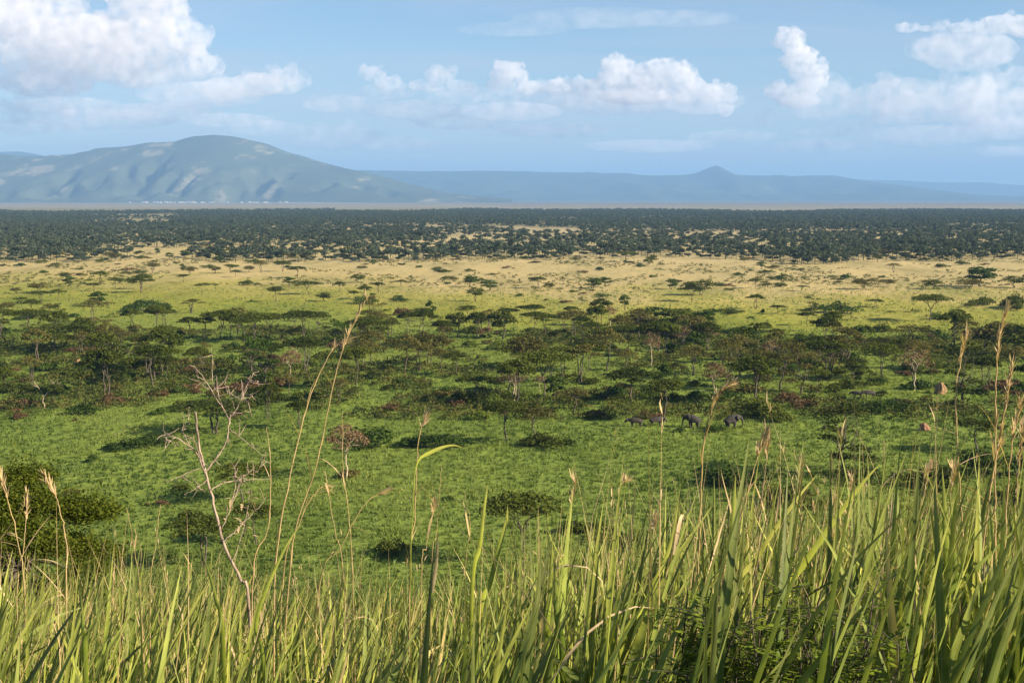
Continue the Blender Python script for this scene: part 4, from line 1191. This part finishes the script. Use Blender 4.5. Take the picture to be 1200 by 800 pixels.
def foreground():
    rg = np.random.default_rng(21)
    def spots(n, y0, y1, p=1.0):
        y = y0 + (y1 - y0) * rg.random(n) ** p
        x = rg.uniform(-1, 1, n) * (0.44 * y + 0.5)
        return x, y
    # clumps: blades of one tussock share a root
    def clumped(n, per, y0, y1, spread, p=1.0):
        cx, cy_ = spots(n, y0, y1, p)
        x = np.repeat(cx, per) + rg.normal(size=n * per) * spread
        y = np.repeat(cy_, per) + rg.normal(size=n * per) * spread
        cid = np.repeat(rg.random(n), per)
        return x, np.maximum(y, 2.2), cid
    parts = []
    def tall(x):       # the grass stands taller towards +x and in the hollow on -x it is thinner
        return 1.10 + 0.06 * np.tanh((x - 0.7) / 0.5) + 0.07 * np.sin(x * 2.3) + 0.05 * np.sin(x * 5.1 + 1)
    # broad green blades
    x, y, cid = clumped(1650, 7, 2.5, 11, 0.10, 1.05)
    n = len(x)
    L = rg.uniform(0.70, 1.22, n) * tall(x) * (0.92 + 0.025 * y)
    wd = rg.uniform(0.014, 0.040, n)
    pick = rg.random(n) * 0.6 + cid * 0.4
    hue = np.clip(np.where(pick < 0.48, 0.10 + rg.normal(size=n) * 0.08, np.where(pick < 0.86, 0.37 + rg.normal(size=n) * 0.13, 0.78 + rg.normal(size=n) * 0.12)), 0, 1)
    parts.append(blades(rg, x, y, L, wd, rg.normal(size=n) * 0.11 + 0.16, np.abs(rg.normal(size=n)) * 0.38 + np.where(rg.random(n) < 0.14, rg.uniform(0.8, 2.0, n), 0.02), rg.normal(size=n) * 0.9 + 0.1, hue, 9))
    # narrow yellow green blades, mostly on the -x side
    x, y, cid = clumped(640, 9, 2.8, 14, 0.09)
    keep = rg.random(len(x)) < np.where(x < -0.6, 0.9, 0.45); x, y, cid = x[keep], y[keep], cid[keep]
    n = len(x)
    L = rg.uniform(0.55, 1.18, n) * tall(x) * (0.9 + 0.025 * y)
    hue = np.clip(0.40 + 0.35 * (cid - 0.5) + rg.normal(size=n) * 0.12, 0, 1)
    parts.append(blades(rg, x, y, L, rg.uniform(0.005, 0.012, n), rg.normal(size=n) * 0.10 + 0.06, np.abs(rg.normal(size=n)) * 0.55, rg.normal(size=n) * 1.7 + 0.2, hue, 7))
    # low inner leaves and litter that fill the stand
    x, y, cid = clumped(950, 7, 2.4, 16, 0.16)
    n = len(x)
    hue = np.clip(np.where(rg.random(n) < 0.33, 0.85, 0.25) + rg.normal(size=n) * 0.15, 0, 1)
    parts.append(blades(rg, x, y, rg.uniform(0.3, 1.0, n), rg.uniform(0.006, 0.016, n), np.abs(rg.normal(size=n)) * 0.5, rg.normal(size=n) * 0.9, rg.uniform(0, 6.28, n), hue, 6))
    V = []; Q = []; A = {'hue': [], 't': [], 'u': []}; off = 0
    for v, q, at in parts:
        V.append(v); Q.append(q + off); off += len(v)
        for k in A: A[k].append(at[k])
    o = link('foreground_grass', make_mesh('foreground_grass', np.concatenate(V), np.concatenate(Q), [M['blade']], True, {k: np.concatenate(a) for k, a in A.items()}))
    tag(o, 'tall green and yellow grass covering the near hillside', kind='stuff')
    # dry thin stalks, a mass of them
    x, y, cid = clumped(480, 6, 3.0, 12, 0.10)
    keep = rg.random(len(x)) < np.where(x > 0.3, 1.0, np.where(x < -1.2, 0.75, 0.5)); x, y, cid = x[keep], y[keep], cid[keep]
    n = len(x)
    L = rg.uniform(0.75, 1.38, n) * tall(x) * (0.92 + 0.025 * y)
    hue = np.clip(0.62 + rg.normal(size=n) * 0.25, 0, 1)
    v, q, at = blades(rg, x, y, L, rg.uniform(0.0045, 0.007, n), rg.normal(size=n) * 0.10 + 0.08, rg.normal(size=n) * 0.35 + 0.15, rg.normal(size=n) * 1.4, hue, 8, fold=0.6)
    # bent and broken dry leaves
    x2 = x[::2] + rg.normal(size=len(x[::2])) * 0.05; y2 = y[::2]; n2 = len(x2)
    v2, q2, at2 = blades(rg, x2, y2, rg.uniform(0.15, 0.4, n2), rg.uniform(0.004, 0.011, n2), np.abs(rg.normal(size=n2)) * 0.5 + 0.3, rg.normal(size=n2) * 1.4 + 0.8, rg.uniform(0, 6.28, n2),
                         np.clip(0.8 + rg.normal(size=n2) * 0.15, 0, 1), 6, z=ground_h(x2, y2) + L[::2] * rg.uniform(0.3, 0.8, n2))
    # seed heads on many of the stalks
    tips = v.reshape(n, 9, 3, 3)[:, :, 1, :]
    pickh = np.where(rg.random(n) < 0.10)[0]
    pos = []; 
    for s_ in range(9):
        a_ = tips[pickh, 7 + (s_ % 2)]; pos.append(a_ + (tips[pickh, 8] - tips[pickh, 7]) * rg.uniform(-0.4, 0.1, (len(pickh), 1)))
    pos = np.concatenate(pos); n3 = len(pos)
    v3, q3, at3 = blades(rg, pos[:, 0], pos[:, 1], rg.uniform(0.02, 0.05, n3), rg.uniform(0.003, 0.0055, n3), np.abs(rg.normal(size=n3)) * 0.35, rg.normal(size=n3) * 0.5, rg.uniform(0, 6.28, n3),
                         np.clip(0.85 + rg.normal(size=n3) * 0.15, 0, 1), 3, z=pos[:, 2])
    v2, q2, at2 = np.concatenate([v2, v3]), np.concatenate([q2, q3 + len(v2)]), {k: np.concatenate([at2[k], at3[k]]) for k in at2}
    A = {k: np.concatenate([at[k], at2[k]]) for k in at}
    o = link('dry_grass', make_mesh('dry_grass', np.concatenate([v, v2]), np.concatenate([q, q2 + len(v)]), [M['straw']], True, A))
    tag(o, 'thin dry straw coloured stalks mixed through the near grass', kind='stuff')
foreground()

# ------------------------------------------------------------------ stalks one can pick out
def smooth_path(pts, n=24):
    """Catmull-Rom through the points"""
    P = [2 * pts[0] - pts[1]] + list(pts) + [2 * pts[-1] - pts[-2]]
    out = []
    m = len(pts) - 1
    for i in range(m):
        p0, p1, p2, p3 = [np.array(P[i + k]) for k in range(4)]
        for t in np.linspace(0, 1, max(3, n // m), endpoint=(i == m - 1)):
            out.append(0.5 * ((2 * p1) + (-p0 + p2) * t + (2 * p0 - 5 * p1 + 4 * p2 - p3) * t ** 2 + (-p0 + 3 * p1 - 3 * p2 + p3) * t ** 3))
    return np.array(out)
def straw_geo():
    return {'v': [], 'q': [], 'h': [], 't': [], 'n': 0}
def tube_straw(pts, radii, hue, sides=5):
    G = Geo(); G.tube(pts, radii, sides)
    v = np.concatenate(G.v); q = np.concatenate(G.q)
    return v, q, np.full(len(v), hue), np.repeat(np.linspace(0, 1, len(pts)), sides)
def straw_mesh(name, pieces, mat):
    off = 0; V = []; Q = []; Hh = []; Tt = []
    for v, q, h, t in pieces:
        V.append(v); Q.append(q + off); Hh.append(h); Tt.append(t); off += len(v)
    V = np.concatenate(V)
    return make_mesh(name, V, np.concatenate(Q), [mat], True, {'hue': np.concatenate(Hh), 't': np.concatenate(Tt), 'u': np.full(len(V), 0.7)})
def leaf_strip(rg, base, direction, length, width, bend, hue, K_=6):
    """one folded leaf from base"""
    d = np.asarray(direction, float); d /= np.linalg.norm(d)
    side = np.cross(d, [0, 0, 1.0]); side = side / (np.linalg.norm(side) + 1e-9)
    t = np.linspace(0, 1, K_ + 1)
    c = np.asarray(base) + d * (t * length)[:, None] + np.array([0, 0, -1]) * (bend * length * t ** 2)[:, None]
    w = width * 0.5 * np.clip(np.minimum(0.5 + t * 2, 1) * (1 - t ** 2.4), 0.03, 1)
    up = np.cross(side, d)
    l = c - side * w[:, None] + up * (w * 0.3)[:, None]; r = c + side * w[:, None] + up * (w * 0.3)[:, None]
    v = np.stack([l, c, r], 1).reshape(-1, 3)
    b = np.arange(K_) * 3
    q = np.concatenate([np.stack([b, b + 1, b + 4, b + 3], -1), np.stack([b + 1, b + 2, b + 5, b + 4], -1)])
    return v, q, np.full(len(v), hue), np.repeat(t, 3)
def stalk(path, depth, label, seed, r=0.0028, head=0.0, hue=0.55, leaves=2, kind='dry_grass_stalk', lean_y=0.1):
    """a dry stalk through photo pixels at its distance, rooted in the hillside; head = share of it that bears seeds"""
    rg = np.random.default_rng(seed)
    pts = [np.array(at_depth(px, py, depth + lean_y * (i / max(1, len(path) - 1) - 0.5))) for i, (px, py) in enumerate(path)]
    foot = pts[0].copy(); foot[2] = float(ground_h(foot[0], foot[1])) - 0.03
    foot[0] -= (pts[1][0] - pts[0][0]) * 0.25
    pts = [foot] + pts
    P = smooth_path(pts, 40)
    P += rg.normal(size=P.shape) * 0.0012
    org = P[0].copy()
    P = P - org
    e = bpy.data.objects.new(kind, None); COL.objects.link(e); e.location = org
    rad = np.linspace(r, r * 0.45, len(P))
    nod = (np.arange(len(P)) % 11 == 0) & (np.arange(len(P)) > 4)
    rad = np.where(nod, rad * 1.6, rad)
    link('stem', straw_mesh('stem', [tube_straw(P, rad, hue, 6)], M['straw']), e)
    if leaves:
        for k in range(leaves):
            i = int(rg.uniform(0.35, 0.75) * len(P))
            d = P[i + 1] - P[i]; d = d / np.linalg.norm(d) + rg.normal(size=3) * 0.45
            link('leaf', straw_mesh('leaf', [leaf_strip(rg, P[i], d, rg.uniform(0.08, 0.22), rg.uniform(0.004, 0.009), rg.uniform(0.1, 0.5), min(1, hue + 0.15))], M['straw']), e)
    if head > 0:
        i0 = int(len(P) * (1 - head)); pc = []
        for i in range(i0, len(P)):
            d0 = P[min(i + 1, len(P) - 1)] - P[max(i - 1, 0)]; d0 /= np.linalg.norm(d0) + 1e-9
            for k in range(5):
                d = d0 + rg.normal(size=3) * 0.30
                pc.append(leaf_strip(rg, P[i] + rg.normal(size=3) * 0.002, d, rg.uniform(0.022, 0.05), rg.uniform(0.003, 0.0065), -0.05, np.clip(0.85 + rg.normal() * 0.12, 0, 1), 3))
        h = link('seed_head', straw_mesh('seed_head', pc, M['straw']), e)
    tag(e, label, 'grass stalk', 'dry stalks standing above the grass')
    return e
ST = [
 ([(338, 680), (372, 540), (398, 420), (428, 352)], 5.2, 'tall pale stalk beside the dead branch, longest of the bent pair', 1, .0032, .22),
 ([(322, 690), (340, 560), (362, 470), (388, 412), (408, 398)], 5.2, 'pale stalk with hooked tip leaning against a longer stalk', 2, .0032, .18),
 ([(296, 690), (314, 620), (317, 545), (312, 500)], 5.4, 'short straight dry stalk just beside the dead branch', 3, .003, .0),
 ([(330, 700), (352, 610), (372, 575), (384, 570)], 5.0, 'dry stalk arching over beside the hooked pale stalk', 4, .0025, .15),
 ([(414, 690), (408, 600), (402, 545), (401, 482)], 5.0, 'thin upright dry stalk in front of the pinkish acacia', 5, .0022, .0),
 ([(404, 700), (392, 620), (382, 560), (380, 552)], 4.8, 'thin slanting dry stalk in front of the flat', 6, .002, .0),
 ([(372, 710), (400, 640), (428, 590), (452, 575)], 4.8, 'thin stalk bowing over with hanging dry tip', 7, .0025, .12),
 ([(480, 700), (486, 600), (490, 520), (498, 490)], 4.2, 'thin pale stalk beside the bent green reed leaf', 8, .0022, .1),
 ([(494, 690), (500, 640), (508, 590)], 4.4, 'short dry stalk beside the bent green reed leaf', 9, .002, .1),
 ([(505, 690), (512, 620), (517, 545)], 4.6, 'very thin upright stalk right of the bent reed leaf', 10, .0015, .0),
 ([(545, 690), (551, 620), (544, 575)], 4.6, 'very thin pale stalk before the near acacia', 11, .0015, .0),
 ([(650, 700), (664, 640), (673, 565)], 4.6, 'thin tan stalk just past the near acacia', 12, .002, .12),
 ([(712, 690), (718, 640), (726, 575), (734, 562)], 4.6, 'thin tan stalk with curled tip above dark thicket', 13, .002, .12),
 ([(818, 690), (822, 560), (828, 500), (842, 462), (858, 450)], 4.3, 'bright seeded stalk bending in front of the elephants', 14, .0034, .30),
 ([(846, 690), (870, 600), (886, 540), (898, 506)], 4.6, 'tan stalk with feathery head by the bright seeded stalk', 15, .0026, .22),
 ([(884, 690), (890, 600), (897, 545), (900, 510)], 4.6, 'upright feathery tan stalk in the taller dry stand', 16, .0024, .2),
 ([(930, 690), (935, 600), (938, 540)], 4.8, 'upright tan stalk amid the taller dry stand', 17, .0022, .2),
 ([(998, 690), (996, 620), (998, 560)], 4.8, 'thin stalk beside the long slanting blade', 18, .002, .1),
 ([(1130, 700), (1124, 560), (1120, 470), (1126, 420), (1134, 392)], 4.4, 'tall seeded stalk beside the group of tallest stalks', 19, .0030, .22),
 ([(1166, 700), (1166, 560), (1167, 460), (1171, 395), (1179, 362)], 4.4, 'tallest seeded stalk on the hill edge', 20, .0034, .28),
 ([(1148, 700), (1160, 580), (1174, 500), (1186, 430)], 4.3, 'thick tan seeded stalk leaning before the tallest stalk', 21, .0034, .3),
 ([(1176, 700), (1180, 590), (1186, 520), (1196, 470)], 4.3, 'seeded stalk with bent head beside the thick tan stalk', 22, .003, .25),
 ([(1186, 700), (1190, 600), (1194, 545), (1199, 500)], 4.2, 'seeded stalk leaning out past the thick tan stalk', 23, .003, .25),
 ([(1136, 690), (1146, 620), (1160, 560), (1172, 520)], 4.5, 'slanting dry stalk below the tallest stalks', 24, .0025, .15),
 ([(30, 720), (22, 640), (10, 590), (2, 560)], 4.6, 'dry stalk leaning across the near acacia crown', 25, .0028, .2),
 ([(20, 720), (28, 640), (32, 585)], 4.6, 'upright dry stalk before the near acacia crown', 26, .0024, .15),
 ([(78, 720), (78, 640), (68, 590), (54, 560)], 4.6, 'dry stalk with drooping tip past the near acacia crown', 27, .0026, .2),
 ([(166, 720), (158, 650), (149, 594)], 4.8, 'short thin dry stalk on the flat view, beside a shorter one', 28, .002, .0),
 ([(176, 720), (182, 640), (188, 590)], 4.8, 'short thin dry stalk leaning to the dead branch', 29, .002, .0),
 ([(1066, 690), (1075, 620), (1083, 560), (1091, 545)], 4.6, 'wispy seeded stalk between the slanting blade and tall stalks', 30, .002, .25),
 ([(760, 690), (764, 640), (768, 606)], 4.6, 'short tan stalk amid the grass tops', 31, .002, .15),
 ([(1108, 690), (1112, 600), (1118, 548)], 4.6, 'short upright tan stalk under the seeded stalks', 32, .0022, .15),
]
for p, d, lab, sd, r, hd in ST:
    stalk(p, d, lab, sd, r, hd, hue=0.45 + 0.3 * random.random(), leaves=2 if r > 0.0021 else 1)

def reed(path, depth, width, label, seed, hue=0.5, thin_base=False):
    """one broad leaf through photo pixels"""
    rg = np.random.default_rng(seed)
    pts = [np.array(at_depth(px, py, depth + 0.12 * i / len(path))) for i, (px, py) in enumerate(path)]
    foot = pts[0].copy(); foot[2] = float(ground_h(foot[0], foot[1])) - 0.03
    P = smooth_path([foot] + pts, 30)
    org = P[0].copy(); P = P - org
    t = np.linspace(0, 1, len(P))
    tang = np.gradient(P, axis=0); tang /= np.linalg.norm(tang, axis=1)[:, None]
    side = np.cross(tang, np.array([0.15, 1.0, 0.25])); side /= np.linalg.norm(side, axis=1)[:, None]
    nn = np.cross(side, tang)
    w = width * 0.5 * np.clip(np.minimum((0.22 if thin_base else 0.5) + np.clip(t - (0.5 if thin_base else 0), 0, 1) * 4, 1) * (1 - t ** 4), 0.03, 1)
    l = P - side * w[:, None] + nn * (w * .35)[:, None]; r = P + side * w[:, None] + nn * (w * .35)[:, None]
    v = np.stack([l, P, r], 1).reshape(-1, 3)
    b = np.arange(len(P) - 1) * 3
    q = np.concatenate([np.stack([b, b + 1, b + 4, b + 3], -1), np.stack([b + 1, b + 2, b + 5, b + 4], -1)])
    me = make_mesh('grass_blade', v, q, [M['blade']], True, {'hue': np.full(len(v), hue), 't': np.repeat(t, 3), 'u': np.tile([1., 0., 1.], len(P))})
    o = link('grass_blade', me); o.location = org
    tag(o, label, 'grass blade', 'broad blades standing out of the grass')
RD = [
 ([(481, 700), (484, 600), (488, 545), (505, 530), (528, 522), (545, 525)], 4.0, .024, 'bent reed leaf arching over like a hook', .62, True),
 ([(552, 720), (562, 640), (568, 590), (572, 566)], 4.0, .020, 'upright pale green blade before the near acacia', .55, False),
 ([(560, 760), (575, 680), (592, 615), (595, 590)], 3.6, .022, 'slanting pale green blade before the near acacia', .55, False),
 ([(880, 760), (940, 665), (1000, 580), (1033, 541)], 3.6, .030, 'long broad blade slanting across the taller grass', .55, False),
 ([(850, 740), (890, 650), (930, 590), (958, 555)], 3.8, .024, 'broad yellowed blade slanting beside the longer one', .68, False),
 ([(100, 800), (97, 740), (94, 690)], 3.0, .022, 'broad upright blade at the dry hollow', .40, False),
 ([(262, 780), (252, 700), (236, 645)], 3.6, .022, 'broad pale blade leaning away from the dead branch', .45, False),
 ([(640, 780), (644, 700), (648, 625)], 3.4, .024, 'broad pale green blade with pointed tip past the near acacia', .45, False),
 ([(660, 800), (652, 720), (650, 640)], 3.3, .026, 'broad dark green blade beside a pale pointed blade', .25, False),
 ([(1110, 720), (1108, 620), (1104, 545)], 3.6, .030, 'wide pale green blade beneath the seeded stalks', .42, False),
 ([(1120, 740), (1118, 640), (1112, 570)], 3.8, .024, 'upright green blade behind a wide pale blade', .30, False),
 ([(720, 800), (760, 700), (785, 640), (798, 565)], 3.5, .022, 'long yellow green blade slanting up through grass tops', .58, False),
 ([(850, 760), (856, 660), (860, 590), (862, 556)], 3.8, .026, 'wide upright pale blade in the taller dry stand', .48, False),
 ([(310, 800), (300, 730), (330, 650), (355, 610)], 3.8, .018, 'narrow green blade curving beside the dead branch', .45, False),
 ([(1065, 800), (1090, 720), (1150, 660), (1200, 610)], 3.2, .026, 'dark green blade bowed outward at the hill edge', .25, False),
 ([(495, 800), (500, 770), (517, 755)], 3.0, .028, 'broken tan tipped blade low in the grass', .85, False),
]
for i, (p, d, w, lab, hue, tb) in enumerate(RD):
    reed(p, d, w * 0.62, lab, 400 + i, hue, tb)

# ------------------------------------------------------------------ dead branch
def dead_branch():
    rg = np.random.default_rng(77)
    D = 5.6
    def P(pts, dy0=0.0, dy1=0.0):
        n = len(pts)
        return smooth_path([np.array(at_depth(x, y, D + dy0 + (dy1 - dy0) * i / max(1, n - 1))) for i, (x, y) in enumerate(pts)], 18)
    root = at_depth(303, 740, D)
    zg = float(ground_h(root.x, root.y))
    org = np.array([root.x, root.y, zg - 0.03])
    e = bpy.data.objects.new('dead_shrub', None); COL.objects.link(e); e.location = org
    trunk = smooth_path([org] + [np.array(at_depth(x, y, D + k)) for x, y, k in [(292, 712, 0), (282, 680, 0), (262, 635, .02), (250, 590, .03), (242, 558, .03), (233, 520, .03), (229, 482, .02)]], 36)
    k = 1 / F_PX * D
    G = Geo(); G.tube(trunk - org + rg.normal(size=trunk.shape) * 0.0015, np.linspace(2.1, 1.3, len(trunk)) * k, 7)
    link('stem', G.mesh('dead_stem', [M['twig']]), e)
    br = [
     ([(241, 553), (232, 535), (222, 522), (205, 512), (190, 510), (184, 514)], 2.9, .9, 0, -.15),
     ([(222, 522), (214, 505), (215, 500)], 1.6, .7, 0, .1), ([(236, 540), (226, 515), (216, 510)], 1.8, .8, 0, -.2),
     ([(205, 512), (197, 520), (192, 528)], 1.3, .6, -.1, -.2), ([(200, 511), (190, 505)], 1.2, .6, -.1, .05),
     ([(241, 553), (255, 535), (264, 520), (268, 500), (270, 485)], 2.8, 1.9, 0, .1),
     ([(270, 497), (262, 480), (252, 465), (240, 445), (228, 430), (222, 427)], 1.9, .9, .1, .0),
     ([(262, 482), (255, 460), (248, 440), (249, 420), (248, 408)], 1.7, .7, .1, .2),
     ([(270, 490), (282, 470), (290, 450), (297, 438), (304, 435)], 1.9, .8, .1, .15),
     ([(280, 474), (286, 452), (293, 440)], 1.3, .5, .1, 0), ([(283, 470), (272, 462), (265, 458)], 1.1, .5, .1, .2),
     ([(287, 462), (296, 464), (282, 468)], 1.0, .5, .1, 0),
     ([(275, 478), (264, 450), (268, 435)], 1.1, .4, .1, .3), ([(270, 488), (284, 484), (292, 470)], 1.2, .5, .1, -.1),
     ([(270, 502), (285, 515), (300, 527), (311, 534)], 1.3, .5, .08, .3), ([(311, 534), (306, 545), (296, 555)], .9, .4, .3, .3),
     ([(248, 573), (265, 565), (290, 562), (318, 561)], 1.7, .7, 0, .2), ([(280, 563), (292, 553), (300, 545)], 1.0, .4, .1, .2),
     ([(244, 562), (232, 570), (220, 577), (216, 580)], 1.0, .4, 0, -.3), ([(235, 548), (215, 556), (198, 563), (192, 562)], 1.1, .4, 0, -.4),
     ([(262, 635), (285, 612), (305, 592), (312, 582)], 1.4, .5, 0, .2), ([(258, 622), (272, 590), (276, 555), (270, 540)], 1.6, .8, 0, .15),
     ([(272, 590), (280, 570), (284, 556)], 1.1, .5, .1, .2), ([(274, 655), (290, 600), (292, 570)], 1.3, .5, 0, .2),
     ([(229, 432), (234, 446), (238, 452)], .8, .4, 0, .1), ([(304, 452), (298, 446)], .8, .4, .1, .1),
    ]
    for pts, r0, r1, a, b in br:
        Q = P(pts, a, b); G = Geo()
        G.tube(Q - org + rg.normal(size=Q.shape) * 0.0018, np.linspace(r0, r1, len(Q)) * k * 0.38, 6)
        # thorns and short side twigs
        for s in range(6):
            i = int(rg.uniform(0.2, 0.95) * (len(Q) - 1))
            d = rg.normal(size=3); d /= np.linalg.norm(d)
            L = rg.uniform(4, 20) * k
            G.tube(np.array([Q[i], Q[i] + d * L * 0.5, Q[i] + d * L + np.array([0, 0, .004])]) - org, np.array([0.5, 0.4, 0.2]) * k, 4)
        link('branch', G.mesh('dead_twig', [M['twig']]), e)
    # a few withered leaves left on the shoots
    for s in range(26):
        px = rg.uniform(262, 296); py = rg.uniform(548, 640)
        b = np.array(at_depth(px, py, D + .1)) - org
        link('withered_leaf', straw_mesh('withered_leaf', [leaf_strip(rg, b, rg.normal(size=3) + (0, 0, -.3), rg.uniform(.02, .045), .012, .3, 0.95)], M['straw']), e)
    tag(e, 'dead bleached thorny shrub with bare forked branches rising from the grass', 'dead shrub')
dead_branch()

# ------------------------------------------------------------------ feathery shrub, low in the near grass
def feathery(px, py, D, label, seed, n=26, spread=0.5, hgt=0.6):
    rg = np.random.default_rng(seed)
    c = at_depth(px, py, D)
    org = np.array([c.x, c.y, float(ground_h(c.x, c.y)) - 0.02])
    up = c.z - org[2]
    T = Geo(); L = Geo()
    for k in range(n):
        a = rg.uniform(0, 6.28); rr = math.sqrt(rg.random()) * spread
        tip = np.array([rr * math.cos(a), rr * math.sin(a) * 0.6, up + rg.uniform(-hgt, 0.06)])
        st = limb((rg.normal() * .03, rg.normal() * .03, 0), tip, rg, 6, 0.05)
        T.tube(st, np.linspace(0.005, 0.0015, 6), 5)
        for f in range(11):
            i = rg.uniform(0.45, 1.0); p = st[0] + (tip - st[0]) * i + np.array([0, 0, 1]) * math.sin(i * math.pi) * 0.06 * np.linalg.norm(tip)
            d = rg.normal(size=3) * np.array([1, 1, .45]); d /= np.linalg.norm(d)
            ln = rg.uniform(0.07, 0.13)
            T.tube([p, p + d * ln * 0.6, p + d * ln - np.array([0, 0, .008])], [.0012, .001, .0006], 4)
            m = 11
            s = np.linspace(0.1, 1, m)
            sd = np.cross(d, (0, 0, 1.0)); sd /= np.linalg.norm(sd) + 1e-9
            pts = p + d * (s * ln)[:, None] - np.array([0, 0, .008]) * (s ** 2)[:, None]
            for g in (1, -1):
                q = pts + sd * g * 0.010 + rg.normal(size=pts.shape) * 0.0015
                dirv = sd * g + d * 0.4
                dirv = dirv / np.linalg.norm(dirv)
                w = np.cross(dirv, (rg.normal() * .2, rg.normal() * .2, 1.0)); w /= np.linalg.norm(w)
                hl, hw = 0.010, 0.0042
                v = np.stack([q - dirv * hl, q + w * hw, q + dirv * hl, q - w * hw], 1).reshape(-1, 3)
                L.add(v, np.arange(len(v)).reshape(-1, 4), a=np.repeat(np.clip(rg.normal(size=m) * .2 + .5 + 0.2 * (k % 3 - 1), 0, 1), 4))
    e = bpy.data.objects.new('feathery_shrub', None); COL.objects.link(e); e.location = org
    link('stems', T.mesh('feathery_stems', [M['bark']]), e)
    link('foliage', L.mesh('feathery_leaves', [M['feather']]), e)
    tag(e, label, 'shrub', 'feathery shrubs in the near grass')
M['feather'] = leaf_mat('feathery_leaf', (0.06, 0.11, 0.015), (0.24, 0.30, 0.035), 0.4, hue_spread=0.05)
feathery(915, 705, 2.9, 'bright green feathery leaved shrub low in the grass, largest of them', 1, 34, 0.22, 0.30)
feathery(835, 728, 2.8, 'bright green feathery shrub beside a larger feathery shrub', 2, 24, 0.16, 0.24)
feathery(985, 745, 2.7, 'feathery shrub lowest beside the largest feathery shrub', 3, 20, 0.14, 0.2)
